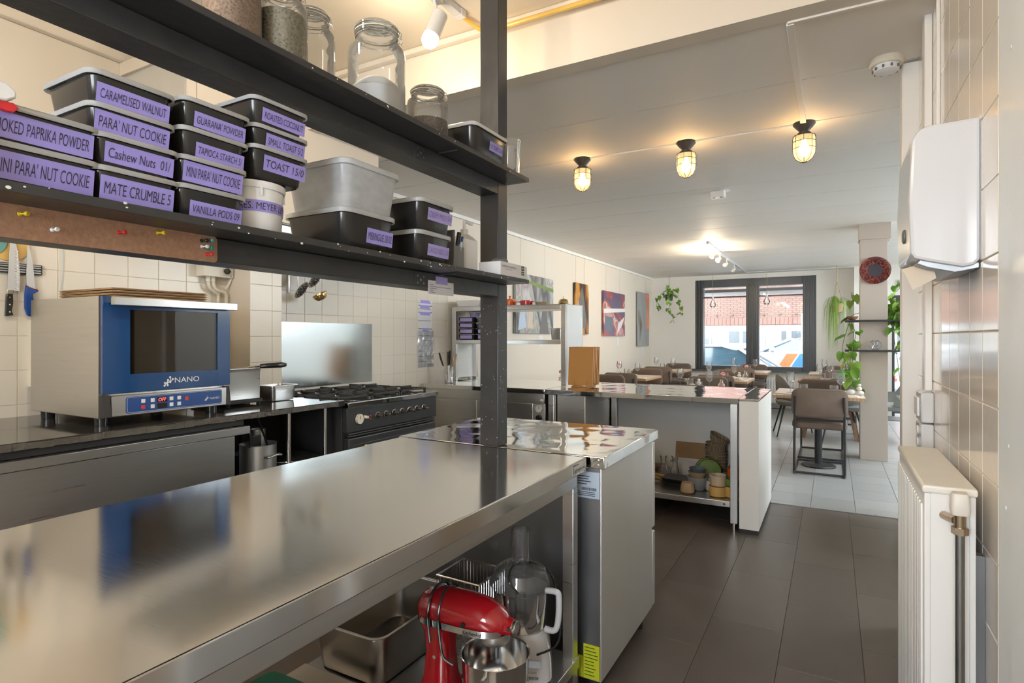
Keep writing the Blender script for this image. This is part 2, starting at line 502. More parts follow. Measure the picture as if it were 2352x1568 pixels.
def arc(c, r, a0, a1, n, ax='xz'):
    c = Vector(c); out = []
    for i in range(n + 1):
        a = a0 + (a1 - a0) * i / n
        p = {'xz': (math.cos(a), 0, math.sin(a)), 'yz': (0, math.cos(a), math.sin(a)), 'xy': (math.cos(a), math.sin(a), 0)}[ax]
        out.append(c + Vector(p) * r)
    return out
# ================================================================== SETTING
XL, XR = -3.15, .33
# --- floor
fl = struct(box(-3.35, -2.1, -.12, 2.4, 11.8, -.004).build('floor', 'floor_grout', smooth=0))
tm = [box(0, 0, -.004, .2935, .5985, 0).mesh('vinyl_tile', m, .0006, 0) for m in ('vinyl', 'vinyl2')]
for i in range(12):
    for j in range(-1, 9):
        y0 = .07 + .6 * j + (.3 if i % 2 else 0)
        if y0 + .6 > 4.875 or y0 < -.9: continue
        put(random.choice(tm), 'vinyl_tile', (-3.14 + .2955 * i, y0, 0), fl)
for i in range(12):     # cut pieces that close the rows at the threshold
    y0 = .07 + .6 * 7 + (.3 if i % 2 else 0)
    e = 4.872 - y0 - (0 if y0 + .6 > 4.875 else .6)
    y1 = y0 if y0 + .6 > 4.875 else y0 + .6
    if 4.872 - y1 > .02:
        box(-3.14 + .2955 * i, y1, -.004, -3.14 + .2955 * i + .2935, 4.872, 0).build('vinyl_tile', random.choice(('vinyl', 'vinyl2')), fl, .0006, 0)
dm = [box(0, 0, -.004, .2935, .297, 0).mesh('floor_tile', m, .001, 0) for m in ('floor_tile', 'floor_tile2')]
rest = G()
for i in range(18):
    x0 = -3.1035 + .2965 * i
    for j in range(22):
        y0 = 4.89 + .3 * j + [0, .10, .06, .16][i % 4] - (.3 if j == 0 and i % 4 else 0)
        if j == 0 and i % 4: y0 = 4.89 + [0, .10, .06, .16][i % 4]
        if y0 + .297 > 11.5: continue
        if 8 <= i <= 15: put(random.choice(dm), 'floor_tile', (x0, y0, 0), fl)
        else: rest.box(x0, y0, -.004, x0 + .2935, y0 + .297, 0)
    o = [0, .10, .06, .16][i % 4]
    if o and 8 <= i <= 15: box(x0, 4.89, -.004, x0 + .2935, 4.89 + o - .003, 0).build('floor_tile', 'floor_tile', fl, 0, 0)
stuff(rest.build('floor_tile_field', 'floor_tile', fl, 0, 0))
struct(box(-3.15, 4.873, -.004, 2.2, 4.889, .004).build('trim_1', 'pavement', bevel=.002))
o = box(-.86, 8.95, 0, -.68, 9.12, .002).build('floor_hatch', 'steel_dark'); tag(o, 'small square metal floor hatch set in grey tiles', 'hatch')

# --- left wall with its glazed tiles
wl = struct(box(XL - .2, -2.1, 0, XL, 11.75, 2.8).build('wall_left', 'paint_cream', smooth=0))
TH, TZ = .152, .985
tile = box(0, 0, 0, .0045, .1495, .1495).mesh('tile', 'tile', .0012, 0)
def tile_wall(par, x, ys, zs, mesh, half=None):
    for y in ys:
        for z in zs: put(mesh, 'tile', (x, y, z), par)
box(XL - .001, .70, .83, XL + .002, 2.18, 1.90).build('grout_bed', 'grout', wl, 0, 0)
box(XL - .001, 2.40, .60, XL + .002, 4.59, 1.90).build('grout_bed', 'grout', wl, 0, 0)
rows = [TZ + TH * k for k in range(-1, 6)]
tile_wall(wl, XL, [1.17 + .1525 * k for k in range(-3, 6)], rows, tile)
tc_ = box(0, 0, 0, .0045, .091, .1495).mesh('tile', 'tile', .0012, 0)
tile_wall(wl, XL, [2.087], rows, tc_)
tile_wall(wl, XL, [2.757 + .1523 * k for k in range(-2, 12)], [TZ + TH * k for k in range(-2, 6)], tile)
# pillar beside the range
pil = struct(box(XL, 2.18, 0, -2.945, 2.40, 1.90).build('wall_pillar', 'paint_cream', smooth=0))
th_ = box(0, 0, 0, .0045, .068, .1495).mesh('tile', 'tile', .0012, 0)
for z in rows:
    put(tile, 'tile', (-2.945, 2.181, z), pil); put(th_, 'tile', (-2.945, 2.332, z), pil)
# --- right wall (kitchen part) with tiles
wr = struct(box(XR, -2.1, 0, .55, 3.05, 2.8).build('wall_right', 'paint_cream', smooth=0))
box(XR - .002, 1.60, 0, XR + .001, 3.0, 2.72).build('grout_bed', 'grout', wr, 0, 0)
rt = box(-.005, 0, 0, 0, .1495, .172).mesh('tile', 'tile_right', .0018, 0)
for k in range(0, 9):
    for q in range(-7, 8):
        put(rt, 'tile', (XR, 1.652 + .152 * k, 1.297 + .175 * q), wr)
struct(box(.265, 2.985, 0, .56, 3.07, 2.46).build('trim_2', 'white_enamel', bevel=.004))
# door casing close to the camera
dc = struct(box(.314, 1.45, 0, .42, 1.592, 2.8).build('trim_3', 'casing', bevel=.004))
struct(box(.305, 1.10, 0, .42, 1.447, 2.8).build('trim_4', 'casing', bevel=.004))
for z, y in ((1.06, 1.51), (.93, 1.53), (1.86, 1.49), (.55, 1.5)):
    G().cyl((.3145, y, z), (.3125, y, z), .004, n=8).build('screw', 'casing', dc)
# --- far and dining walls
wb = G()
wb.box(-3.15, 11.5, 0, -2.31, 11.78, 2.6).box(-2.31, 11.5, 0, -.235, 11.78, .68).box(-2.31, 11.5, 2.385, -.235, 11.78, 2.6).box(-.235, 11.5, 0, .34, 11.78, 2.6)
wb.box(.33, 11.22, 0, .86, 11.78, 2.6).box(.86, 11.22, 1.97, 1.75, 11.5, 2.6).box(1.75, 11.22, 0, 2.4, 11.78, 2.6)
struct(wb.build('wall_back', 'paint', smooth=0))
wd = G()
wd.box(2.2, 3.05, 0, 2.4, 11.78, 1.66).box(2.2, 3.05, 2.42, 2.4, 11.78, 2.8).box(2.2, 3.05, 1.66, 2.4, 4.4, 2.42).box(2.2, 7.4, 1.66, 2.4, 7.8, 2.42).box(2.2, 10.9, 1.66, 2.4, 11.78, 2.42)
struct(wd.build('wall_dining', 'paint', smooth=0))
for i, (a, b) in enumerate(((4.4, 7.4), (7.8, 10.9))):      # unseen high side windows, added to let more daylight into the dining room
    sw = struct(box(2.26, a, 1.66, 2.34, a + .06, 2.42).build('window_%d' % (3 + i), 'frame_grey', bevel=.004))
    for q in ((b - .06, b, 1.66, 2.42), ((a + b) / 2 - .03, (a + b) / 2 + .03, 1.72, 2.36), (a + .06, b - .06, 1.66, 1.72), (a + .06, b - .06, 2.36, 2.42)):
        box(2.26, q[0], q[2], 2.34, q[1], q[3]).build('window_frame', 'frame_grey', sw, .004)
    box(2.295, a + .06, 1.72, 2.303, b - .06, 2.36).build('pane', 'pane', sw, 0, 0)
# roof light out of view, added as extra daylight for the dining room
rl = struct(box(1.22, 3.6, 2.50, 1.28, 10.5, 2.86).build('window_5', 'white_enamel', bevel=.004))
for q in ((2.04, 2.10, 3.6, 10.5), (1.28, 2.04, 3.6, 3.66), (1.28, 2.04, 10.44, 10.5), (1.28, 2.04, 5.87, 5.93), (1.28, 2.04, 8.17, 8.23)):
    box(q[0], q[2], 2.50, q[1], q[3], 2.86).build('window_frame', 'white_enamel', rl, .004)
box(1.28, 3.66, 2.80, 2.04, 10.44, 2.808).build('pane', 'pane', rl, 0, 0)
struct(box(.55, 3.05, 0, 2.4, 3.2, 2.8).build('wall_side', 'paint', smooth=0))
wf = G()
wf.box(-3.35, -2.1, 0, -1.1, -1.9, 2.8).box(.2, -2.1, 0, .55, -1.9, 2.8).box(-1.1, -2.1, 0, .2, -1.9, .9).box(-1.1, -2.1, 2.3, .2, -1.9, 2.8)
struct(wf.build('wall_front', 'paint', smooth=0))
# --- ceilings
cl = struct(G().box(-3.35, 2.384, 2.492, 1.22, 11.8, 2.8).box(1.22, 2.384, 2.492, 2.4, 3.6, 2.8).box(1.22, 10.5, 2.492, 2.4, 11.8, 2.8).box(2.10, 3.6, 2.492, 2.4, 10.5, 2.8).build('ceiling', 'ceiling_paint', smooth=0))
pk = box(0, 0, 0, 4.36, .5935, .022).mesh('plank', 'ceiling_paint', .0025, 0)
for k in range(16):
    y = 2.384 + .6 * k
    if y + .596 < 11.5: put(pk, 'plank', (-3.148, y, 2.47), cl)
box(-3.148, 11.384, 2.47, 1.21, 11.497, 2.492).build('plank', 'ceiling_paint', cl, .0025, 0)
ck = struct(box(-3.35, -2.1, 2.746, .55, 2.38, 2.8).build('ceiling_kitchen', 'kitchen_ceiling', smooth=0))
pk2 = box(0, 0, 0, 3.478, .5945, .022).mesh('plank', 'kitchen_ceiling', .0025, 0)
for k in range(7): put(pk2, 'plank', (-3.149, -1.9 + .6 * k, 2.72), ck)
struct(box(-3.15, 2.30, 2.462, .33, 2.383, 2.745).build('trim_5', 'paint_cream', smooth=0))       # drop beam
struct(box(-3.15, 2.262, 2.69, .33, 2.30, 2.719).build('trim_6', 'paint_cream', bevel=.008))     # cornice on the beam
struct(box(-3.15, -1.9, 2.665, -3.11, 2.26, 2.719).build('trim_7', 'paint_cream', bevel=.01))
struct(box(-3.148, 2.40, 2.43, -3.125, 11.49, 2.468).build('trim_8', 'paint', bevel=.004))       # picture rail
# --- free standing column
cg = box(.262, 7.07, 0, .508, 7.32, 2.47)
co = struct(cg.build('column', 'column_paint', bevel=.004))
box(.252, 7.055, 2.305, .535, 7.335, 2.469).build('capital', 'column_paint', co, .003)
# --- front window
def window():
    L0, L1, M0, M1, R0, R1 = -2.31, -2.17, -1.395, -1.175, -.45, -.235
    wdw = struct(box(L0, 11.53, .68, L1, 11.72, 2.385).build('window_1', 'frame_grey', bevel=.004))
    P = lambda *a: box(*a).build('window_frame', 'frame_grey', wdw, .004)
    P(R0, 11.53, .68, R1, 11.72, 2.385); P(L1, 11.53, 2.24, R0, 11.72, 2.385)
    P(L1, 11.53, .68, R0, 11.72, .75); P(M0, 11.52, .75, M1, 11.73, 2.24)
    for x in (-2.29, -2.235, -2.19, -.42, -.35, -.28):
        box(x - .010, 11.495, .685, x + .010, 11.53, 2.38).build('moulding', 'frame_grey', wdw, .004)
    for x in (-1.36, -1.285, -1.21):
        box(x - .012, 11.49, .75, x + .012, 11.52, 2.30).build('moulding', 'frame_grey', wdw, .004)
    box(-2.36, 11.40, .655, -.19, 11.53, .682).build('window_sill', 'frame_grey', wdw, .004)
    for a, b in ((L1, M0), (M1, R0)):
        box(a, 11.62, .75, b, 11.628, 2.24).build('pane', 'pane', wdw, 0, 0)
        box(a, 11.60, 2.04, b, 11.64, 2.07).build('glazing_bar', 'frame_grey', wdw, .003)
window()
d1 = struct(box(.86, 11.24, 1.86, 1.75, 11.42, 1.975).build('door_1', 'door_grey', bevel=.004))
box(1.66, 11.24, 0, 1.75, 11.42, 1.86).build('door_frame', 'door_grey', d1, .004)
box(.86, 11.24, 0, .90, 11.42, 1.86).build('door_frame', 'door_grey', d1, .004)
struct(box(.80, 11.78, -.35, 1.85, 12.3, .18).build('trim_9', 'door_grey', bevel=.006))
struct(box(.70, 10.6, .0005, 1.7, 11.15, .006).build('trim_10', 'black_matte'))
# rear window of the kitchen (behind the camera)
w2 = struct(box(-1.1, -2.02, .90, -1.04, -1.96, 2.30).build('window_2', 'white_enamel', bevel=.003))
for a in ((.14, .20, .90, 2.30), (-.48, -.42, .97, 2.23), (-1.04, .14, .90, .97), (-1.04, .14, 2.23, 2.30)):
    box(a[0], -2.02, a[2], a[1], -1.96, a[3]).build('window_frame', 'white_enamel', w2, .003)

# ================================================================== THE STREET
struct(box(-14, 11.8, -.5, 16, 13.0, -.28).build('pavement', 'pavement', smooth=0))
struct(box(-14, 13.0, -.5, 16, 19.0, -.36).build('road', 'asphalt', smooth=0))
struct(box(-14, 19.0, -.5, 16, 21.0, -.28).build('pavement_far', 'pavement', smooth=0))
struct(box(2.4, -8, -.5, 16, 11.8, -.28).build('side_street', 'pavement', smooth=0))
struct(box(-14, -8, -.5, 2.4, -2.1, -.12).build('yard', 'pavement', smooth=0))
def facade():
    b = thing('terraced_house', 'long brick terraced house with white shop fronts across the street', 'building', (0, 21, -.28))
    box(-14, 21.15, -.28, 16, 22, 9).build('wall', 'mortar', b, 0, 0)
    bm_ = G()
    for r in range(24):
        for k in range(62):
            x = -8 + .215 * k + (.107 if r % 2 else 0); z = 1.98 + .066 * r
            bm_.box(x, 21.12, z, x + .203, 21.16, z + .055)
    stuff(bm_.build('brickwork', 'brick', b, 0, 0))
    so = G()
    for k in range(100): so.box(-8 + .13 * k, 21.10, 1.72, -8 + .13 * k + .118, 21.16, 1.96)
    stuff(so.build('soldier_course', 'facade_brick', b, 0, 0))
    for k in range(22): G().ball((-8 + .5 * k, 21.09, 2.06), .035, 8, 5).build('anchor_bolt', 'black_matte', b)
    box(-8, 21.05, -.28, 6, 21.16, 1.70).build('plinth', 'facade_stone', b, 0, 0)
    def front(x0, x1, z0, z1, cols, door=False):
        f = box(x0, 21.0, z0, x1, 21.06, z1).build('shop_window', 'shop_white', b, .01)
        n = len(cols)
        for a, c, d, e in cols:
            box(a, 20.985, d, c, 21.0, e).build('pane', 'dark_pane', f, 0, 0)
    front(-3.2, -1.95, -.2, 1.62, [(-3.1, -2.75, 1.1, 1.5), (-2.65, -2.1, 1.1, 1.5), (-3.1, -2.1, .2, .95)])
    front(-1.55, .35, -.2, 1.62, [(-1.45, -1.3, 1.0, 1.5), (-1.15, -.6, 1.0, 1.5), (-.5, -.35, 1.0, 1.5), (-.1, .2, 1.0, 1.5), (-1.15, -.35, .1, .85), (-.1, .2, .1, .85)])
    front(-5.6, -4.6, -.2, 1.62, [(-5.4, -4.8, .2, 1.4)])
    front(1.6, 3.6, -.2, 1.62, [(1.75, 2.4, .5, 1.4), (2.55, 3.4, .5, 1.4)])
    d = box(-4.35, 20.98, -.2, -3.75, 21.06, 1.25).build('door', 'dark_pane', b, .01)
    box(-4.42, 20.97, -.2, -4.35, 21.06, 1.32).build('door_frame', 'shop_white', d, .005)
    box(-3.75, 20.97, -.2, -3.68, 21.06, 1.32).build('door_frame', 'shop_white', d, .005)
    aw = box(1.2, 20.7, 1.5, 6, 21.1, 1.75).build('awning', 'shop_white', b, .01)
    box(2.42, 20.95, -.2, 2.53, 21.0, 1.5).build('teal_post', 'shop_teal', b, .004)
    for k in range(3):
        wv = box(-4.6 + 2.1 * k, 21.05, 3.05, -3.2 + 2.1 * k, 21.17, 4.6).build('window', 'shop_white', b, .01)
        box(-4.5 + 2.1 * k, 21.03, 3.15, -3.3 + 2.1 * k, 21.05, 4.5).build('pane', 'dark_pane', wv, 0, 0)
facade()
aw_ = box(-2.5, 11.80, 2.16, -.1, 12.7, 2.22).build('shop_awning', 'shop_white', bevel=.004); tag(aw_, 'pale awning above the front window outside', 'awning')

def car(name, label, loc, paint, flip=False, stripes=False, tall=False):
    t = thing(name, label, 'car', loc, PI if flip else 0)
    L, W, = 4.3, 1.78
    zf = (lambda z: z * 1.38 if z <= .95 else 1.311 + (z - .95) * .64) if tall else (lambda z: z)
    # side outline (x forward, z up)
    body = [(-2.1, .25), (-2.15, .55), (-2.08, .85), (-1.9, .92), (.75, .95), (1.9, .80), (2.12, .62), (2.15, .32), (2.05, .2), (-2.0, .2)]
    g = G(); g.prism([(x, zf(z)) for x, z in body], lambda a, b: (a, -W / 2, b), lambda a, b: (a, W / 2, b))
    g.build('body', paint, t, .05, 40, local=True)
    cab = [(-1.95, .90), (-1.55, 1.33), (-1.0, 1.45), (.0, 1.46), (.35, 1.38), (1.05, .93)]
    g = G(); n = len(cab)
    vs = [(x, s * (W / 2 - .02 - (z - .9) * .32), zf(z)) for s in (-1, 1) for x, z in cab]
    g.add(vs, [tuple(range(n)), tuple(range(2 * n - 1, n - 1, -1))] + [(i, (i + 1) % n, n + (i + 1) % n, n + i) for i in range(n)])
    g.build('cabin', 'car_glass', t, .02, 40, local=True)
    g = G()
    roof = [(-1.62, 1.30), (-1.5, 1.40), (-1.0, 1.475), (0, 1.485), (.38, 1.40), (.30, 1.35), (0, 1.44), (-1.0, 1.43), (-1.5, 1.34)]
    g.prism([(x, zf(z)) for x, z in roof], lambda a, b: (a, -W / 2 + .17, b), lambda a, b: (a, W / 2 - .17, b))
    g.build('roof', paint, t, .01, 40, local=True)
    for s in (-1, 1):
        for a, b in (((-1.95, .92), (-1.5, 1.36)), ((-.45, .93), (-.40, 1.45)), ((1.08, .93), (.36, 1.41))):
            y0, y1 = s * (W / 2 - .015), s * (W / 2 - .02 - (b[1] - .9) * .30)
            G().tube([(a[0], y0, zf(a[1])), (b[0], y1, zf(b[1]))], .035, 6).build('pillar', paint, t, local=True)
        for x in (-1.35, 1.35):
            wh = G().cyl((x, s * (W / 2 - .2), .31), (x, s * (W / 2 + .01), .31), .31, n=24).build('wheel', 'tyre', t, .02, local=True)
            G().cyl((x, s * (W / 2), .31), (x, s * (W / 2 + .02), .31), .2, n=16).build('rim', 'steel_dull', wh, local=True)
        G().ball((.75, s * (W / 2 + .1), zf(1.0)), (.08, .1, .07), 10, 6).build('mirror', paint, t, local=True)
        G().ball((-2.07, s * (W / 2 - .18), zf(.78)), (.09, .22, .09), 12, 6).build('tail_light', 'tail_red', t, local=True)
        G().ball((2.02, s * (W / 2 - .25), zf(.66)), (.12, .2, .07), 12, 6).build('head_lamp', 'chrome', t, local=True)
        if stripes:
            y = s * (W / 2 + .004)
            for k, (m, x0) in enumerate((('stripe_orange', .55), ('stripe_blue', .25), ('stripe_orange', -.55), ('stripe_blue', -.85))):
                G().add([(x0, y, zf(.45)), (x0 + .26, y, zf(.45)), (x0 - .12, y, zf(.9)), (x0 - .38, y, zf(.9))], [(0, 1, 2, 3)]).build('stripe', m, t, 0, 0, local=True)
    for z in (.33, ):
        box(-2.2, -W / 2 + .1, z - .1, -2.05, W / 2 - .1, z + .1).build('bumper', 'grey_plastic', t, .03, local=True)
        box(2.05, -W / 2 + .1, z - .1, 2.2, W / 2 - .1, z + .1).build('bumper', 'grey_plastic', t, .03, local=True)
    return t
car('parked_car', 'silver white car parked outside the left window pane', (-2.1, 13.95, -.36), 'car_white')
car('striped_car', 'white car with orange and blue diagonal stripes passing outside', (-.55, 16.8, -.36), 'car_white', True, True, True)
car('blue_car', 'light blue car with red tail light outside the entrance', (3.3, 13.95, -.36), 'car_blue')
# ================================================================== PREP TABLE, FRIDGE, RACK
def prep_table():
    t = thing('prep_table', 'long stainless steel prep table with open undershelf', 'table', (-1.16, 1.0, 0))
    box(-1.57, -1.2, .817, -.744, 1.876, .865).build('tabletop', 'steel_top', t, .003)
    box(-1.54, -1.17, .765, -.768, 1.85, .817).build('apron', 'steel', t, .002)
    for x in (-1.545, -.808):
        for y in (-1.15, 1.815):
            lg = box(x, y, .03, x + .04, y + .04, .765).build('leg', 'steel', t, .002)
            G().cyl((x + .02, y + .02, 0), (x + .02, y + .02, .03), .018, n=12).build('foot', 'steel_dark', lg)
    box(-1.55, -1.14, .14, -.764, 1.86, .178).build('undershelf', 'steel', t, .002)
    n = box(-.744, 1.752, .826, -.7432, 1.862, .858).build('name_plate', 'steel_side', t, 0, 0)
    text('lettering', 'ggmgastro', n, 'black_matte', (-.7428, 1.810, .839), (0, 1, 0), (0, 0, 1), .011, .088)
    g = G().box(-.7432, 1.754, .828, -.7426, 1.757, .857).box(-.7432, 1.757, .8545, -.7426, 1.80, .857)
    g.build('plate_frame', 'black_matte', n, 0, 0)
prep_table()

def fridge():
    t = thing('undercounter_fridge', 'stainless undercounter fridge with polished worktop and label stickers', 'fridge', (-1.14, 2.25, 0))
    box(-1.60, 1.899, .822, -.688, 2.606, .865).build('worktop', 'steel_mirror', t, .003)
    box(-1.585, 1.91, .075, -.702, 2.56, .821).build('body', 'steel_side', t, .003)
    box(-1.58, 1.9085, .08, -.706, 1.9105, .82).build('back_panel', 'steel_dark', t, 0, 0)
    for z0, z1 in ((.43, .81), (.08, .41)):
        for x0, x1 in ((-1.58, -1.15), (-1.14, -.700)):
            dr = box(x0, 2.562, z0, x1, 2.60, z1).build('door', 'steel_side', t, .004)
            box(x0 + .04, 2.60, z1 - .03, x1 - .04, 2.618, z1 - .012).build('handle', 'steel_dark', dr, .004)
    for x in (-1.53, -.75):
        for y in (1.97, 2.5):
            G().cyl((x, y, 0), (x, y, .075), .022, n=12).build('foot', 'black_matte', t)
    for z in (.835, .852):
        G().cyl((-.712, 1.8985, z), (-.712, 1.895, z), .005, n=10).build('bolt', 'chrome', t)
    s = box(-.800, 1.9070, .715, -.708, 1.9084, .808).build('sticker', 'label_blue', t, 0, 0)
    for k, (a, b) in enumerate(((-.79, -.745), (-.79, -.75), (-.79, -.74), (-.79, -.755))):
        box(a, 1.9064, .79 - .009 * k, b, 1.9069, .793 - .009 * k).build('print_line', 'ink', s, 0, 0)
    for k in range(16):
        box(-.775 + .0035 * k, 1.9064, .742, -.775 + .0035 * k + random.uniform(.001, .0025), 1.9069, .752).build('barcode_bar', 'ink', s, 0, 0)
    for k in range(3): box(-.79, 1.9064, .735 - .006 * k, -.725, 1.9069, .737 - .006 * k).build('print_line', 'ink', s, 0, 0)
    y_ = box(-.768, 1.9065, .08, -.708, 1.9084, .200).build('warning_sticker', 'lime', t, 0, 0)
    for k in range(9):
        box(-.763, 1.9058,   .188 - .012 * k, -.72 + random.uniform(-.01, .008), 1.9064, .1905 - .012 * k).build('print_line', 'leaf_dark', y_, 0, 0)
    box(-.800, 1.9065, .08, -.77, 1.9084, .155).build('warning_sticker', 'lime', t, 0, 0)
    G().ctube([(-.80, 1.900, .19), (-.79, 1.896, .13), (-.785, 1.895, .05), (-.79, 1.90, .01)], .005, 8).build('power_cable', 'black_matte', t)
fridge()

BX0, BX1 = -1.29, -1.01
def rack():
    t = thing('shelf_rack', 'black painted two-tier shelf rack rising from the steel worktops', 'shelf', (-1.147, 1.92, .866))
    for z0, z1 in ((.866, 1.485), (1.501, 1.872), (1.889, 2.719)):
        box(-1.187, 1.887, z0, -1.106, 1.957, z1).build('post', 'rack_black', t, .003)
        box(-1.187, -.95, z0, -1.106, -.88, z1).build('post', 'rack_black', t, .003)
    for z0, z1, tz in ((1.436, 1.4845, 1.4855), (1.825, 1.872, 1.8735)):
        box(-1.187, -.879, z0, -1.106, 1.886, z1).build('rail', 'rack_black', t, .002)
        box(BX0, -.96, tz, BX1, 1.958, tz + .0155).build('shelf_board', 'rack_black', t, .0015)
        p = box(-1.106, 1.385, z0 + .002, -1.1035, 1.44, z1 - .003).build('bracket', 'black_metal', t, .001)
        for dy, dz in ((.012, .012), (.042, .012), (.027, .022), (.012, .033), (.042, .033)):
            G().cyl((-1.1036, 1.385 + dy, z0 + dz), (-1.1022, 1.385 + dy, z0 + dz), .0045 if dz == .022 else .003, n=8).build('bolt', 'steel_dark', p)
        box(-1.102, 1.50, tz - .006, -1.03, 1.508, tz - .0005).build('shelf_clip', 'black_metal', t, .001)
    box(-1.17, 1.884, 1.41, -1.125, 1.887, 1.434).build('post_plate', 'black_metal', t, .001)
    box(-1.17, 1.884, 1.795, -1.125, 1.887, 1.822).build('post_plate', 'black_metal', t, .001)
    ch = G()
    for k in range(60):
        y = random.uniform(.2, 1.95); s = random.uniform(.0008, .0028)
        z = random.choice((1.4935, 1.488, 1.881, 1.498)) + random.uniform(-.003, .003)
        ch.ball((BX1 + .0003, y, z), (.0006, s * 1.6, s), 6, 4)
    for k in range(46):
        z = random.uniform(.88, 1.44); s = random.uniform(.0005, .0015)
        if k % 2: ch.ball((-1.1058, random.uniform(1.889, 1.955), z), (.0006, s, s * 1.6), 6, 4)
        else: ch.ball((random.uniform(-1.185, -1.108), 1.8868, z), (s, .0006, s * 1.6), 6, 4)
    stuff(ch.build('paint_chips', 'paint', t, 0, 0))
rack()
# cork strip, pins, note
ck_ = G().rloft([(0, .40, .0265, .008), (.005, .40, .0265, .008)])
ck_.v = [Vector((-1.1055 + p.z, .34 + p.x, 1.4595 + p.y)) for p in ck_.v]
tag(ck_.build('cork_strip', 'cork'), 'brown cork pinboard strip fixed along the lower rail', 'pinboard')
def pin(px_y, z, m, cname, tilt=0):
    t = thing('push_pin', f'{cname} push pin stuck in the cork strip', 'pin', (-1.1005, px_y, z), 0, f'{cname} push pins')
    g = G(); g.lathe([(0, .0), (.0035, .0), (.0035, .0015), (.0018, .003), (.0016, .008), (.0034, .011), (.0040, .014), (.003, .0158), (0, .016)], n=12)
    m_ = Matrix.Rotation(R(90), 3, 'Y') @ Matrix.Identity(3)
    g.v = [Matrix.Rotation(R(tilt), 3, 'Z') @ (m_ @ p) for p in g.v]
    g.build('grip', m, t, local=True)
    G().cyl((-.003, 0, 0), (.002, 0, 0), .0006, n=6).build('needle', 'chrome', t, local=True)
PINS = [(.411, 1.4718, 'pin_yellow', 'yellow'), (.454, 1.454, 'pin_white', 'white'), (.553, 1.4655, 'pin_red', 'red'), (.620, 1.4755, 'pin_yellow', 'yellow'),
        (.706, 1.4735, 'pin_black', 'black'), (.718, 1.4755, 'pin_blue', 'light blue'), (.706, 1.4620, 'pin_white', 'white'), (.718, 1.4605, 'pin_green', 'green'), (.7165, 1.4475, 'pin_red', 'red')]
for y, z, m, n in PINS: pin(y, z, m, n, random.uniform(5, 25))
nt_ = box(-1.1056, 1.452, 1.418, -1.1045, 1.590, 1.461).build('paper_note', 'paper', smooth=0); tag(nt_, 'white printed paper note taped below the lower shelf', 'note')
nt_.rotation_euler = (0, 0, 0)
box(-1.1044, 1.49, 1.452, -1.1040, 1.555, 1.476).build('tape', 'purple2', nt_, 0, 0)
for k in range(5): box(-1.1044, 1.458, 1.447 - .006 * k, -1.1041, 1.458 + (.12 if k == 1 else .02 + .01 * (k % 3)), 1.4485 - .006 * k).build('print_line', 'ink_faint', nt_, 0, 0)

# ================================================================== TUBS ON THE RACK
SH1, SH2 = 1.5012, 1.8892
def tub(label, x, y, z, wy, wx, h, words=None, rz=0, tape=(.08, .92, .22, .78), body='black_plastic', lidm='lid', lid_h=.007, inkm='ink', name='storage_tub', tapem='purple', hs=1.0, group=None):
    """tapered rounded food tub, open front face to +x, base centre at (x,y,z); wy along the shelf, wx deep"""
    t = thing(name, label, 'container', (x, y, z), rz, group)
    ty, tx = wy / 2, wx / 2; tp = h * .10 + .002
    r = min(tx, ty) * .28
    g = G(); g.rloft([(0, tx - tp - .004, ty - tp - .004, r * .8), (.005, tx - tp, ty - tp, r * .9), (h - .004, tx - .001, ty - .001, r), (h - .002, tx + .003, ty + .003, r), (h, tx + .003, ty + .003, r)])
    g.build('body', body, t, local=True)
    g = G(); g.rloft([(h - .0035, tx + .0035, ty + .0035, r), (h - .004, tx + .0055, ty + .0055, r), (h + lid_h * .6, tx + .0055, ty + .0055, r), (h + lid_h * .8, tx + .003, ty + .003, r), (h + lid_h * .8, tx - .006, ty - .006, r), (h + lid_h * .35, tx - .009, ty - .009, r)], bottom=False)
    g.build('lid', lidm, t, local=True)
    if words is not None:
        a, b, c, d = tape
        x0 = lambda q: tx - tp * (1 - q) + .0006
        yy0, yy1 = -ty + tp + wy * .9 * a, -ty + tp + wy * .9 * b
        zz0, zz1 = h * c, h * d
        tg = G().add([(x0(c) , yy0, zz0), (x0(c), yy1, zz0 - .0015), (x0(d), yy1, zz1), (x0(d), yy0, zz1 + .001)], [(0, 1, 2, 3)])
        tp_ = tg.build('label_tape', tapem, t, 0, 0, local=True)
        v = Vector((x0(d) - x0(c), 0, zz1 - zz0))
        if words:
            wd = (yy1 - yy0) * .90
            text('lettering', words, tp_, inkm, ((x0(c) + x0(d)) / 2 + .0007, (yy0 + yy1) / 2, (zz0 + zz1) / 2), (0, 1, 0), v, (zz1 - zz0) * .52 * hs, wd, shear=.1, thin_=-.005, local=True)
    return t
B = 'black lidded tub with purple tape reading '
XF = -1.118     # tub centres: fronts reach about x = -1.04
def stack(y, items, wy=.132, wx=.155, z=SH1, xs=XF):
    for lab, words, h, dy, kw in items:
        tub(lab, xs, y + dy, z, wy, wx, h, words, **kw); z += h + .0032
stack(.420, [(B + "MINI PARA' NUT COOKIE, under the paprika tub", "MINI PARA' NUT COOKIE", .057, 0, dict(tape=(.0, 1, .16, .84))),
             (B + 'SMOKED PAPRIKA POWDER', 'SMOKED PAPRIKA POWDER', .052, .0, dict(tape=(-.02, 1.0, .16, .84)))], wy=.150)
stack(.556, [(B + 'MATE CRUMBLE', 'MATE CRUMBLE 5', .056, 0, dict(tape=(.0, 1, .14, .8))),
             (B + 'Cashew Nuts', 'Cashew Nuts  01/', .051, 0, dict(tape=(.06, 1, .2, .82))),
             (B + "PARA' NUT COOKIE, below the walnut tub", "PARA' NUT COOKIE", .043, -.007, dict(tape=(0, 1.0, .06, .84))),
             (B + 'CARAMELISED WALNUT', 'CARAMELISED WALNUT', .050, -.007, dict(tape=(.02, 1, .10, .70)))], wy=.134)
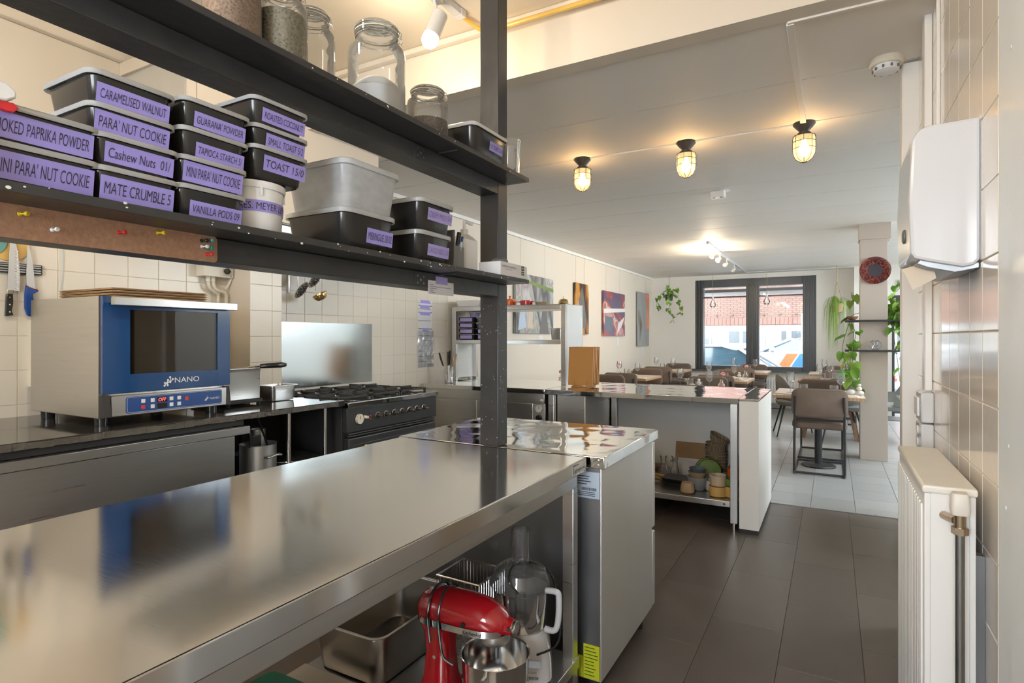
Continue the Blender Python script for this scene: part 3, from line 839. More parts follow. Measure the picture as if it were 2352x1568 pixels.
stack(.695, [(B + 'VANILLA PODS', 'VANILLA PODS 09', .058, -.002, dict(tape=(.12, 1, .12, .60))),
             (B + "MINI PARA' NUT COOKIE, above the vanilla tub", "MINI PARA' NUT COOKIE", .050, 0, dict(tape=(0, 1, .16, .88))),
             (B + 'TAPIOCA STARCH', 'TAPIOCA STARCH 5/', .051, .004, dict(tape=(.17, 1, .10, .62))),
             (B + "GUARANA' POWDER", "GUARANA' POWDER", .052, .007, dict(tape=(.12, 1, .14, .66)))], wy=.136)
def bucket():
    t = thing('white_bucket', 'white plastic bucket with purple tape reading PRES. MEYER LEMON', 'bucket', (XF, .832, SH1))
    G().lathe([(0, 0), (.060, 0), (.062, .003), (.0665, .104), (.0665, .106)], n=40).build('body', 'white_plastic', t, local=True)
    G().lathe([(0, .112), (.066, .112), (.0705, .1105), (.0712, .102), (.0688, .096), (.0672, .096)], n=40).build('lid', 'white_plastic', t, local=True)
    g = G(); n = 20
    vs = []; fs = []
    for k in range(n + 1):
        a = R(-75 + 160 * k / n)
        for z in (.046, .070): 
            r = .0625 + z * .04 + .0007
            vs.append((r * math.cos(a), r * math.sin(a), z))
    fs = [(2 * k, 2 * k + 2, 2 * k + 3, 2 * k + 1) for k in range(n)]
    tp_ = g.add(vs, fs).build('label_tape', 'purple', t, 0, 80, local=True)
    tx = text('lettering', 'PRES. MEYER LEMON', tp_, 'ink', (0, 0, .058), (0, 1, 0), (0, 0, 1), .0145, .150, shear=.08, thin_=-.005, local=True)
    for q in tx.data.vertices:
        a = q.co.y / .066; r = .0625 + q.co.z * .04 + .0014
        q.co = (r * math.cos(a), r * math.sin(a), q.co.z)
    for a in (-20, 60):
        box(.0668, -.002, .08, .070, .002, .1).build('lug', 'white_plastic', t, local=True).rotation_euler = (0, 0, R(a))
bucket()
zt = SH1 + .1135
for lab, wd, h, tp_, zz in (('TOAST 15/0', 'TOAST 15/0', .062, (.14, 1.02, .30, .80), 0), ('SMALL TOAST 5/2', 'SMALL TOAST 5/2', .040, (.2, 1.02, .06, .78), .0655), ('ROASTED COCONUT', 'ROASTED COCONUT', .054, (.12, 1.02, .22, .72), .109)):
    tub(B + lab, XF, .850, zt + zz, .138, .155, h, wd, tape=tp_)
tub(B + 'MERINGUE 20/02', -1.145, 1.125, SH1, .190, .215, .092, 'MERINGUE 20/02', tape=(.42, 1.0, .26, .66), lid_h=.012)
tub('large translucent white tub on the meringue tub', -1.148, 1.135, SH1 + .1035, .205, .222, .108, None, body='frosted', lidm='frosted', lid_h=.014, name='translucent_tub')
tub(B + 'CAVOLO NERO, at the stack bottom', -1.125, 1.395, SH1, .165, .18, .082, 'CAVOLO NERO 5/10', tape=(.28, 1, .28, .68), lid_h=.012, inkm='ink_faint', tapem='purple2')
tub('black lidded tub with faded purple tape atop the CAVOLO NERO tub', -1.128, 1.408, SH1 + .0925, .17, .185, .085, 'CRISPY MISO 5/4', tape=(.2, 1, .42, .82), lid_h=.012, inkm='ink_faint', tapem='purple2')
tub(B + '1/2 TOAST 5/4, on the upper shelf', -1.125, 1.715, SH2, .230, .19, .098, '1/2 TOAST 5/4', tape=(.46, .88, .42, .72), lid_h=.012, inkm='ink', lidm='lid')
# clear bag box at the end of the upper shelf
t = thing('clear_jug', 'clear plastic measuring jug behind the toast tub', 'jug', (-1.062, 1.892, SH2)); 
G().lathe([(0, .001), (.036, .001), (.039, .004), (.044, .125), (.046, .128)], n=28).build('body', 'pc', t, local=True)
G().ctube([(0, .050, .11), (0, .062, .105), (0, .062, .04), (0, .046, .035)], .005, 8).build('handle', 'pc', t, local=True)

# white spray bottle at the left end
t = thing('spray_bottle', 'white spray bottle with red trigger beside the paprika tub', 'bottle', (-1.036, .315, SH1))
G().lathe([(0, 0), (.022, 0), (.024, .004), (.024, .070), (.020, .085), (.010, .095), (.010, .103), (0, .103)], n=24).build('body', 'white_plastic', t, local=True)
G().lathe([(.012, .098), (.0125, .110), (.0, .110)], n=16).build('collar', 'white_plastic', t, local=True)
G().prism([(-.02, .108), (.050, .112), (.062, .120), (.062, .130), (.050, .139), (-.022, .140)], lambda a, b: (.0, a, b), lambda a, b: (.020, a, b)).build('spray_head', 'white_plastic', t, .003, local=True)
G().prism([(.030, .111), (.060, .114), (.0665, .108), (.060, .100), (.050, .100), (.030, .106)], lambda a, b: (.005, a, b), lambda a, b: (.015, a, b)).build('trigger', 'pin_red', t, .0015, local=True)

# pen holder, pens, pump bottle, glove box at the right end of the lower shelf
t = thing('menu_holder', 'dark grey card holder standing on the shelf beside tubs', 'holder', (-1.10, 1.555, SH1))
box(-.045, -.032, 0, .045, -.026, .125).build('back_plate', 'grey_plastic', t, .006, local=True)
box(.028, -.026, 0, .036, .040, .078).build('front_plate', 'grey_plastic', t, .003, local=True)
box(-.045, -.026, 0, .028, .040, .003).build('base', 'grey_plastic', t, .001, local=True)
box(-.045, .034, .003, .028, .040, .07).build('side_plate', 'grey_plastic', t, .002, local=True)
box(-.045, -.026, .003, -.040, .034, .10).build('rear_plate', 'grey_plastic', t, .002, local=True)
t = thing('marker_pen', 'black marker pen with red and blue band in holder', 'pen', (-1.085, 1.563, SH1 + .0035))
G().cyl((0, 0, 0), (.006, .010, .075), .006, n=12).build('barrel', 'pin_red', t, local=True)
G().cyl((.006, .010, .075), (.0066, .011, .083), .0062, n=12).build('band', 'stripe_blue', t, local=True)
G().cyl((.0066, .011, .083), (.010, .017, .122), .0075, n=12).build('cap', 'black_plastic', t, local=True)
t = thing('blue_pen', 'thin light blue pen leaning in the holder', 'pen', (-1.07, 1.560, SH1 + .0035))
G().cyl((0, 0, 0), (.004, .020, .09), .0036, n=10).build('barrel', 'label_blue', t, local=True)
G().cyl((.004, .020, .09), (.0048, .0245, .108), .004, n=10).build('cap', 'stripe_blue', t, local=True)
t = thing('pump_bottle', 'white rectangular pump bottle of sanitiser behind the shelf post', 'bottle', (-1.135, 1.70, SH1))
G().rloft([(0, .03, .042, .012), (.004, .033, .045, .014), (.12, .033, .045, .014), (.135, .022, .03, .012), (.142, .014, .014, .01)]).build('body', 'white_plastic', t, local=True)
G().cyl((0, 0, .142), (0, 0, .160), .014, n=16).build('collar', 'white_plastic', t, local=True)
G().ctube([(0, 0, .16), (0, 0, .186), (.0, .006, .190), (0, .03, .188), (0, .05, .186)], [.006, .006, .007, .005, .004], 10).build('pump', 'white_plastic', t, local=True)
t = thing('glove_box', 'white carton of powder-free gloves beside the shelf post', 'box', (-1.058, 1.86, SH1))
gb = box(-.045, -.115, 0, .045, .085, .048).build('carton', 'paper', t, .001, local=True)
text('lettering', 'handschoenen poedervrij', gb, 'stripe_blue', (.0458, -.055, .034), (0, 1, 0), (0, 0, 1), .0075, .105, local=True)
text('lettering', 'handschoenen', gb, 'ink_faint', (.0458, -.06, .0235), (0, 1, 0), (0, 0, 1), .004, .05, local=True)
for z0, z1 in ((.029, .046), (.012, .026)):
    q = box(.0452, .040, z0, .0458, .060, z1).build('pictogram', 'black_matte', gb, 0, 0, local=True)
    G().cyl((.0459, .050, (z0 + z1) / 2), (.0462, .050, (z0 + z1) / 2), .004, n=12).build('print_mark', 'paper', gb, local=True)
box(-.040, .0852, .003, .040, .0856, .044).build('print_panel', 'label_blue', gb, 0, 0, local=True)
t = thing('grey_cap', 'rounded grey cap lying on the glove carton', 'mould', (-1.06, 1.82, SH1 + .0485))  # a plain rounded grey cap
G().lathe([(0, .024), (.018, .022), (.030, .012), (.032, 0), (0, 0)], n=24).build('dome', 'grey_plastic', t, local=True)

# ================================================================== JARS ON THE UPPER SHELF
def jar(label, x, y, r, h, fill, fh, slope=0, neck=.72):
    t = thing('clip_jar', label, 'jar', (x, y, SH2))
    nr = r * neck; zs = h * .70
    G().lathe([(0, .002), (r * .9, .002), (r, .010), (r, zs), (r * .97, zs + .012), (nr * 1.03, h * .83), (nr, h * .85), (nr, h * .89), (nr * 1.06, h * .895), (nr * 1.06, h * .915), (nr, h * .92)], n=40).build('glass_body', 'jar_glass', t, local=True)
    l = G().lathe([(nr * 1.0, h * .925), (nr * 1.07, h * .93), (nr * 1.07, h * .975), (nr * .95, h), (0, h)], n=36).build('glass_lid', 'jar_glass', t, local=True)
    G().lathe([(nr * 1.02, h * .918), (nr * 1.09, h * .919), (nr * 1.09, h * .927), (nr * 1.02, h * .928)], n=36).build('seal', 'cream_plastic', t, local=True)
    for z, q in ((h * .875, 1.03), (h * .955, 1.10)):
        G().tube([(nr * q * math.cos(a), nr * q * math.sin(a), z) for a in [2 * PI * k / 28 for k in range(28)]], .0014, 6, True).build('wire_band', 'chrome', t, local=True)
    a = R(40)
    c, s_ = math.cos(a), math.sin(a)
    for d in (-.012, .012):
        pts = [(nr * 1.05, d, h * .875), (nr * 1.18, d, h * .89), (nr * 1.20, d, h * .93), (nr * 1.12, d, h * .96)]
        G().ctube([(p * c - q * s_, p * s_ + q * c, z) for p, q, z in pts], .0015, 6).build('clip_wire', 'chrome', t, local=True)
    pts = [(nr * 1.08, -.012, h * .875), (nr * 1.24, -.012, h * .865), (nr * 1.24, .012, h * .865), (nr * 1.08, .012, h * .875)]
    G().tube([(p * c - q * s_, p * s_ + q * c, z) for p, q, z in pts], .0015, 6).build('clip_lever', 'chrome', t, local=True)
    if fill:
        ri = r - .003
        g = G(); n = 32; m = 6; vs = []; fs = []
        prof = [(0, .0045), (r * .9, .0045), (ri, .012), (ri, fh)]
        g.lathe(prof, n=n)
        top = []
        for k in range(m, -1, -1):
            rr = ri * k / m
            top.append((rr, fh))
        g2 = G(); g2.lathe(top, n=n)
        for p in g2.v: p.z += slope * (1 - (p.length and (Vector((p.x, p.y, 0)).length / ri)) ** 2) + random.uniform(-.001, .001)
        for p in g.v:
            pass
        g.add(g2.v, g2.f)
        g.build('contents', fill, t, 0, 60, local=True)
    return t
jar('tall clip jar filled with brown beans', -1.135, .797, .060, .25, 'beans', .19)
jar('clip jar filled with greenish grey lentils', -1.125, .918, .058, .215, 'lentils', .135, .008)
jar('empty clip jar between the lentil jar and the sugar jar', -1.16, 1.035, .060, .215, None, 0)
jar('large clip jar half full of white sugar', -1.135, 1.252, .080, .275, 'sugar', .085, .05)
jar('small clip jar of dark spice beside the toast tub', -1.125, 1.475, .065, .178, 'spice', .075, .012, .76)
# ================================================================== COUNTER, OVEN, RANGE
def counter():
    t = thing('stone_worktop', 'long black polished stone worktop with chipped edge', 'counter', (-2.75, .7, .9))
    box(-3.147, -1.3, .902, -2.365, 2.352, .931).build('slab', 'black_stone', t, .002)
    g = G()
    n = 90
    for k in range(n):
        y = -1.2 + k * 3.5 / n; a = random.uniform(.002, .005)
        g.box(-2.366, y, .903 + random.uniform(0, .003), -2.361 + random.uniform(-.003, .001), y + 3.5 / n, .929 - random.uniform(0, .004))
    g.build('chipped_edge', 'stone_edge', t, 0, 0)
    box(-3.10, -1.3, .874, -2.39, 1.74, .902).build('underlay', 'black_matte', t, .002)
    c = thing('steel_cabinet', 'low brushed steel cabinet below the oven worktop', 'cabinet', (-2.75, .2, 0))
    box(-3.10, -1.3, .08, -2.385, 1.69, .872).build('body', 'steel', c, .003)
    box(-2.385, -1.3, .838, -2.352, 1.745, .873).build('top_rail', 'steel', c, .002)
    for y0, y1 in ((-1.28, -.28), (-.27, .71), (.72, 1.68)):
        box(-2.3845, y0, .10, -2.372, y1, .834).build('door', 'steel', c, .002)
    for y in (-1.2, 1.6): G().cyl((-2.5, y, 0), (-2.5, y, .08), .02, n=12).build('foot', 'steel_dark', c)
counter()

def oven():
    t = thing('convection_oven', 'blue and steel countertop convection oven on black feet', 'oven', (-2.74, 1.44, .931))
    y0, y1 = 1.172, 1.708
    sh = G()
    sh.box(-3.03, y0, .966, -2.475, y0 + .012, 1.442).box(-3.03, y1 - .012, .966, -2.475, y1, 1.442).box(-3.03, y0 + .012, 1.43, -2.475, y1 - .012, 1.442)
    sh.box(-3.03, y0 + .012, .966, -2.475, y1 - .012, 1.06).box(-3.03, y0 + .012, 1.06, -3.018, y1 - .012, 1.43)
    sh.build('housing', 'steel', t, .002)
    cv = G()
    cv.box(-2.96, y0 + .06, 1.09, -2.952, y1 - .04, 1.42)
    cv.build('cavity_back', 'oven_cavity', t, 0, 0)
    for k in range(5):
        G().tube([(-2.945, 1.31 + .02 * (5 - k) * math.cos(a), 1.24 + .02 * (5 - k) * math.sin(a)) for a in [2 * PI * q / 28 for q in range(28)]], .003, 6, True).build('fan_grille', 'steel_dark', t)
    for y in (1.40, 1.60): G().tube([(-2.93, y, 1.10), (-2.93, y, 1.41)], .004, 6).build('rack_support', 'chrome', t)
    box(-2.474, y0, 1.062, -2.462, y1, 1.442).build('front_frame', 'black_matte', t, .001)
    # door: blue frame around the glass
    d = G()
    d.box(-2.461, y0, 1.062, -2.445, y0 + .10, 1.441).box(-2.461, y1 - .062, 1.062, -2.445, y1, 1.441).box(-2.461, y0 + .10, 1.062, -2.445, y1 - .062, 1.135).box(-2.461, y0 + .10, 1.392, -2.445, y1 - .062, 1.441)
    dr = d.build('door', 'oven_blue', t, .0008)
    box(-2.458, y0 + .09, 1.13, -2.450, y1 - .06, 1.395).build('door_glass', 'oven_glass', dr, 0, 0)
    box(-2.4448, y0 + .02, 1.415, -2.405, y0 + .035, 1.435).build('handle_end', 'steel', dr, .002)
    box(-2.4448, y1 - .03, 1.415, -2.405, y1 - .012, 1.435).build('handle_end', 'steel', dr, .002)
    box(-2.418, y0 + .015, 1.405, -2.398, y1 + .006, 1.438).build('door_handle', 'steel', dr, .003)
    # emblem: connected dots + name
    def emblem(cy, cz, s, x, par, mat):
        pts = {'a': (0, 0), 'b': (.9, .1), 'c': (.45, .9), 'd': (1.35, 1.0), 'e': (.95, 1.9), 'f': (1.85, 1.2), 'g': (-.35, .55)}
        pts = [(-.1, 0), (1.0, .1), (0.05, .95), (.95, 1.05), (1.1, 1.95), (1.95, 1.15), (1.9, 2.9), (2.8, 2.2)]
        ln = [(0, 3), (1, 3), (2, 3), (3, 4), (3, 5), (4, 5), (5, 6), (5, 7)]
        g = G()
        for a, b in ln:
            p, q = pts[a], pts[b]
            g.tube([(x, cy + p[0] * s, cz + p[1] * s), (x, cy + q[0] * s, cz + q[1] * s)], s * .16, 6)
        for p in pts: g.cyl((x - .0008, cy + p[0] * s, cz + p[1] * s), (x + .0012, cy + p[0] * s, cz + p[1] * s), s * .36, n=12)
        for p in g.v: p.x = x + (p.x - x) * .3
        g.build('emblem', mat, par)
    emblem(1.408, 1.079, .0118, -2.4445, dr, 'button_white')
    text('lettering', 'NANO', dr, 'button_white', (-2.4443, 1.504, 1.100), (0, 1, 0), (0, 0, 1), .022, .108)
    # control panel
    cp = box(-2.474, y0 + .03, .972, -2.440, y1 - .022, 1.052).build('control_panel', 'steel', t, .002)
    for a, b in ((y0, y0 + .029), (y1 - .021, y1)):
        G().prism([(-2.474, 1.056), (-2.474, .968), (-2.437, .972), (-2.450, 1.056)], lambda p, q: (p, a, q), lambda p, q: (p, b, q)).build('panel_end', 'black_matte', t, .001)
    f = G().rloft([(0, .205, .033, .010), (.0012, .205, .033, .010)])
    f.v = [Vector((-2.4395 + p.z, 1.458 + p.x, 1.012 + p.y)) for p in f.v]
    fp = f.build('fascia', 'panel_blue', cp, 0, 0)
    fr = G(); ring = [(sx * .201 * 1, sy) for sx, sy in ()]
    q = []
    for k, (sx, sy) in enumerate(((1, 1), (-1, 1), (-1, -1), (1, -1))):
        for i in range(5):
            a = PI / 2 * (k + i / 4); q.append((-2.438, 1.458 + sx * .192 + .009 * math.cos(a), 1.012 + sy * .021 + .009 * math.sin(a)))
    fr.tube(q, .0006, 4, True).build('border_line', 'button_white', cp)
    def btn(y, z, m, s=.0078): box(-2.4388, y - s, z - s, -2.4368, y + s, z + s).build('button', m, cp, .001)
    for y, z, m in ((1.318, 1.024, 'button_white'), (1.318, .999, 'button_red'), (1.355, 1.024, 'button_white'), (1.355, .999, 'button_white'), (1.432, 1.024, 'button_white'), (1.432, .999, 'button_white'), (1.465, 1.024, 'button_white'), (1.465, .999, 'button_white'), (1.498, 1.018, 'button_red')):
        btn(y, z, m)
    box(-2.4388, 1.374, 1.013, -2.4375, 1.414, 1.034).build('display', 'display_black', cp, 0, 0)
    box(-2.4388, 1.374, .988, -2.4375, 1.414, 1.008).build('display', 'display_black', cp, 0, 0)
    text('lettering', 'OFF', cp, 'display_red', (-2.4371, 1.394, 1.0235), (0, 1, 0), (0, 0, 1), .0135, .032, shear=.15)
    emblem(1.582, 1.001, .0052, -2.4380, cp, 'button_white')
    text('lettering', 'NANO', cp, 'button_white', (-2.4378, 1.627, 1.009), (0, 1, 0), (0, 0, 1), .0095, .045)
    for x in (-2.97, -2.53):
        for y in (1.21, 1.67): G().cyl((x, y, .9315), (x, y, .966), .024, .026, n=18).build('foot', 'black_plastic', t)
oven()
# folded pizza cartons on the oven
for k in range(4):
    z = 1.4425 + .011 * k
    t = thing('flat_carton', ('lowest', 'second lowest', 'second highest', 'topmost')[k] + ' flat brown carton in the pile on the oven', 'carton', (-2.72, 1.45, z), R(random.uniform(-1, 1)), 'flat cartons on the oven')
    G().add([(-.24, -.20, .001), (.18, -.20, .001), (.18, .21, .001), (-.24, .21, .001), (-.24, -.20, .0045), (.18, -.20, .0045), (.18, .21, .0045), (-.24, .21, .0045)],
            [(0, 3, 2, 1), (4, 5, 6, 7), (0, 1, 5, 4), (1, 2, 6, 5), (2, 3, 7, 6), (3, 0, 4, 7)]).build('lower_sheet', 'cardboard', t, local=True)
    G().add([(-.24, -.205, .006), (.185, -.195, .005), (.185, .20, .0055), (-.24, .20, .006), (-.24, -.205, .0095), (.185, -.195, .0085), (.185, .20, .009), (-.24, .20, .0095)],
            [(0, 3, 2, 1), (4, 5, 6, 7), (0, 1, 5, 4), (1, 2, 6, 5), (2, 3, 7, 6), (3, 0, 4, 7)]).build('upper_sheet', 'cardboard', t, local=True)

def range_():
    t = thing('range_cooker', 'black range cooker with brass-trimmed knobs and steel hob', 'stove', (-2.7, 2.78, 0))
    y0, y1 = 2.362, 3.20
    box(-3.06, y0, .05, -2.40, y1, .884).build('body', 'black_matte', t, .003)
    box(-3.10, y0 - .002, .885, -2.348, y1 + .002, .917).build('hob_top', 'steel_mirror', t, .004)
    pn = box(-2.3995, y0 + .002, .745, -2.365, y1 - .002, .884).build('control_panel', 'black_metal', t, .004)
    for k, z in enumerate((.735, .722)):
        G().tube([(-2.372, y0 + .02, z), (-2.372, y1 - .02, z)], .006, 8).build('moulding', 'black_metal', t)
    d = box(-2.3995, y0 + .015, .12, -2.362, y1 - .015, .712).build('oven_door', 'black_metal', t, .006)
    box(-2.362, y0 + .04, .16, -2.357, y1 - .04, .675).build('door_panel', 'black_metal', d, .004)
    G().tube([(-2.315, y0 + .10, .665), (-2.315, y1 - .06, .665)], .0085, 10).build('handle_bar', 'chrome', d)
    for y in (y0 + .10, y1 - .06):
        G().tube([(-2.36, y, .655), (-2.335, y, .657), (-2.315, y, .665)], .008, 8).build('handle_mount', 'brass', d)
        G().ball((-2.315, y, .665), .014).build('handle_end', 'brass', d)
    g = G().cyl((-2.3655, 2.462, .815), (-2.356, 2.462, .815), .030, n=24).build('clock', 'cream_plastic', pn)
    G().cyl((-2.356, 2.462, .815), (-2.354, 2.462, .815), .031, .029, n=24, cap=False).build('clock_rim', 'brass', pn)
    box(-2.3558, 2.46, .815, -2.3548, 2.463, .834).build('clock_hand', 'black_matte', pn)
    G().cyl((-2.365, 2.503, .822), (-2.335, 2.503, .822), .010, .008, n=14).build('clock_button', 'cream_plastic', pn)
    for z, m in ((.845, 'stripe_blue'), (.822, 'pin_red'), (.804, 'stripe_orange')):
        G().ball((-2.364, 2.552, z), .006, 8, 6).build('indicator_lamp', m, pn)
    for k in range(7):
        y = 2.612 + .0735 * k
        kb = G().cyl((-2.366, y, .819), (-2.358, y, .819), .021, n=24).build('knob', 'chrome', pn, .002)
        G().cyl((-2.358, y, .819), (-2.340, y, .819), .015, .013, n=20).build('knob_grip', 'black_metal', kb, .002)
        G().tube([(-2.346, y, .819), (-2.325, y, .820)], [.006, .004], 10).build('knob_stem', 'brass', kb)
    # pan supports
    for cx in (-2.90, -2.58):
        for cy in (2.50, 2.79, 3.06):
            gr = G(); s = .125
            for a, b in (((-s, -s), (s, -s)), ((-s, s), (s, s)), ((-s, -s), (-s, s)), ((s, -s), (s, s))):
                gr.box(min(cx + a[0], cx + b[0]) - .006, min(cy + a[1], cy + b[1]) - .006, .928, max(cx + a[0], cx + b[0]) + .006, max(cy + a[1], cy + b[1]) + .006, .938)
            for dx, dy in ((1, 0), (-1, 0), (0, 1), (0, -1)):
                p, q = (cx + dx * s, cy + dy * s), (cx + dx * .03, cy + dy * .03)
                gr.box(min(p[0], q[0]) - .006, min(p[1], q[1]) - .006, .930, max(p[0], q[0]) + .006, max(p[1], q[1]) + .006, .948)
            for dx in (-s, s):
                for dy in (-s, s): gr.box(cx + dx - .006, cy + dy - .006, .917, cx + dx + .006, cy + dy + .006, .930)
            gr.build('pan_support', 'black_matte', t, .0015)
            G().lathe([(0, .918), (.042, .918), (.045, .924), (.03, .932), (0, .933)], (cx, cy, 0), 20).build('burner', 'black_metal', t)
    for y in (y0 + .05, y1 - .05): box(-2.5, y - .02, 0, -2.45, y + .02, .05).build('foot', 'black_matte', t)
range_()
sp = box(-3.1448, 2.56, .94, -3.1420, 3.41, 1.385).build('splash_panel', 'steel_splash', bevel=.0006); tag(sp, 'polished steel splash panel on the tiles behind the range', 'panel')
# extractor hood
def hood():
    t = thing('extractor_hood', 'large boxed steel extractor hood above the range', 'hood', (-2.86, 2.25, 1.9))
    box(-3.147, 1.60, 1.901, -2.62, 2.895, 2.64).build('casing', 'steel_side', t, .004)
    for a, b in ((1.605, 1.648), (1.652, 2.262), (2.266, 2.89)):
        box(-2.62, a, 1.905, -2.605, b, 2.636).build('front_panel', 'paint_cream', t, .002)
    box(-3.147, 1.585, 2.60, -2.615, 1.60, 2.665).build('top_trim', 'paint_cream', t, .002)
    box(-2.66, 2.0, 1.86, -2.64, 2.85, 1.90).build('hook_rail', 'steel', t, .002)
    G().tube([(-2.99, 2.46, 1.84), (-2.99, 2.86, 1.84)], .005, 8).build('utensil_bar', 'chrome', t)
    for y in (2.47, 2.85): G().tube([(-2.99, y, 1.84), (-2.99, y, 1.90)], .004, 8).build('bar_hanger', 'chrome', t)
hood()
# ladles under the hood
def ladle(label, name, y, zb, bowl):
    t = thing(name, label, 'utensil', (-2.99, y, 1.835))
    L = 1.835 - zb
    G().ctube([(0, 0, .012), (.006, 0, .009), (.008, 0, 0), (.006, 0, -.008), (0, 0, -.02), (0, .004, -L * .5), (.0, .012, -L)], .003, 8).build('handle', 'steel', t, local=True)
    if bowl == 'ladle':
        g = G().lathe([(0, -.045), (.03, -.038), (.046, -.02), (.05, 0), (.049, 0), (.045, -.019), (.029, -.036), (0, -.043)], n=24)
    else:
        g = G().lathe([(0, -.012), (.04, -.008), (.062, 0), (.062, .002), (.04, -.006), (0, -.010)], n=28)
    M = Matrix.Rotation(R(28 if bowl == 'ladle' else 58), 3, 'X') @ Matrix.Rotation(R(-10), 3, 'Y')
    g.v = [M @ p + Vector((.012, .03, -L - .02)) for p in g.v]
    b = g.build('bowl', 'brass' if bowl == 'ladle' else 'steel', t, local=True)
    if bowl != 'ladle':
        h = G()
        for k in range(24):
            r = .018 + .028 * ((k % 3) / 2); a = 2 * PI * k / 24
            c = M @ Vector((r * math.cos(a), r * math.sin(a), -.0015)) + Vector((.012, .03, -L - .02)); n_ = M @ Vector((0, 0, 1))
            h.cyl(c - n_ * .007, c + n_ * .006, .0035, n=6)
        stuff(h.build('holes', 'black_matte', b, local=True))
ladle('flat perforated skimmer hanging beside the other skimmer', 'skimmer', 2.555, 1.605, 'skim')
ladle('perforated skimmer hanging above the brass ladle', 'skimmer', 2.665, 1.68, 'skim')
ladle('brass coloured soup ladle hanging from the hood bar', 'ladle', 2.70, 1.59, 'ladle')
t = thing('spoon_handle', 'steel utensil handle hanging near the pillar', 'utensil', (-2.99, 2.495, 1.835))
G().tube([(0, 0, .012), (.007, 0, .006), (.006, 0, -.006), (0, 0, -.02), (0, 0, -.14)], .0025, 8).build('hook', 'steel', t, local=True)
G().cyl((0, 0, -.14), (0, 0, -.275), .009, n=12).build('grip', 'steel', t, .002, local=True)

# knives on a magnetic bar + round boards
t = thing('knife_bar', 'black magnetic knife bar with steel strips on tiles', 'knife rack', (-3.14, 1.0, 1.58))
box(-3.145, .62, 1.563, -3.129, 1.254, 1.607).build('base', 'black_matte', t, .002)
for z in (1.568, 1.578, 1.590, 1.599): box(-3.129, .625, z, -3.126, 1.247, z + .004).build('steel_strip', 'steel', t, 0)
box(-3.129, 1.19, 1.583, -3.127, 1.195, 1.588).build('screw', 'chrome', t)
def blade(g, pts, x0=-.0012, x1=.0012): return g.prism(pts, lambda a, b: (x0, a, b), lambda a, b: (x1, a, b))
t = thing('chef_knife', 'broad scalloped chef knife with black riveted handle', 'knife', (-3.1225, 1.14, 1.50))
blade(G(), [(-.016, -.015), (.026, -.015), (.028, .06), (.022, .15), (.008, .22), (-.004, .235), (-.010, .15)]).build('blade', 'steel_dull', t, .0004, local=True)
box(-.004, -.018, -.030, .004, .004, -.012).build('bolster', 'chrome', t, .002, local=True)
hd = blade(G(), [(-.020, -.030), (.002, -.030), (.003, -.07), (-.002, -.105), (.004, -.122), (-.024, -.128), (-.022, -.08)], -.007, .007).build('handle', 'black_plastic', t, .002, local=True)
for z in (-.045, -.077, -.108): G().cyl((.0071, -.010, z), (.0082, -.010, z), .0035, n=10).build('rivet', 'chrome', hd, local=True)
for k in range(14): G().ball((.0012, .016, -.005 + .0125 * k), (.0009, .008, .0016), 8, 4).build('scallop', 'chrome', t, local=True)
t = thing('boning_knife', 'narrow boning knife with blue handle', 'knife', (-3.1225, 1.207, 1.51))
blade(G(), [(-.014, .0), (.018, -.012), (.008, .10), (-.008, .19), (-.012, .185), (-.016, .05)]).build('blade', 'steel_dull', t, .0004, local=True)
G().prism([(-.018, .002), (-.006, -.008), (.008, -.014), (.026, -.015), (.028, -.022), (.014, -.030), (.006, -.036), (.010, -.07), (.008, -.125), (.002, -.137), (-.012, -.132), (-.022, -.10), (-.022, -.04)], lambda a, b: (-.008, a, b), lambda a, b: (.008, a, b)).build('handle', 'knife_blue', t, .003, local=True)
G().tube([(.0, -.018, .004), (.0, -.006, -.006), (.0, .010, -.012), (0, .025, -.013)], .002, 6).build('guard_line', 'stripe_orange', t, local=True)
for lab, y, z, r, m, x in (('round yellow plastic board hanging behind the knives', 1.138, 1.69, .075, 'ceramic_yellow', -3.141), ('round mint green plastic board overlapping the yellow one', 1.058, 1.70, .07, 'shop_teal', -3.134)):
    o = G().cyl((x - .003, y, z), (x + .003, y, z), r, n=40).build('round_board', m, bevel=.001); tag(o, lab, 'board')
# isolator switch box and conduits at the pillar
t = thing('switch_box', 'grey cream isolator switch box with black rotary knob', 'switch', (-3.08, 2.08, 1.66))
b = box(-3.145, 1.985, 1.628, -3.075, 2.172, 1.74).build('housing', 'cream_plastic', t, .004)
p = box(-3.0745, 2.085, 1.640, -3.071, 2.150, 1.70).build('dial_plate', 'cream_plastic', b, .001)
G().cyl((-3.071, 2.122, 1.664), (-3.056, 2.122, 1.664), .017, n=20).build('knob', 'black_plastic', b, .002)
box(-3.056, 2.106, 1.661, -3.05, 2.138, 1.667).build('pointer', 'black_plastic', b, .001)
for y in (2.02, 2.155): G().cyl((-3.075, y, 1.637), (-3.0735, y, 1.637), .004, n=8).build('screw', 'steel_dark', b)
for y in (2.035, 2.065): G().cyl((-3.11, y, 1.60), (-3.11, y, 1.628), .012, n=14).build('cable_gland', 'cream_plastic', t)
t = thing('cable_conduit', 'cream cable conduits running down from the switch box', 'conduit', (-3.12, 2.12, 1.2))
G().ctube([(-3.11, 2.035, 1.60), (-3.11, 2.045, 1.565), (-3.115, 2.075, 1.545), (-3.12, 2.10, 1.53), (-3.12, 2.105, 1.50), (-3.12, 2.105, 1.05)], .009, 10).build('pipe', 'cream_plastic', t)
G().ctube([(-3.11, 2.065, 1.60), (-3.11, 2.075, 1.568), (-3.11, 2.10, 1.552), (-3.11, 2.135, 1.545), (-3.112, 2.15, 1.52), (-3.115, 2.152, 1.48), (-3.115, 2.152, 1.06)], .010, 10).build('pipe', 'cream_plastic', t)
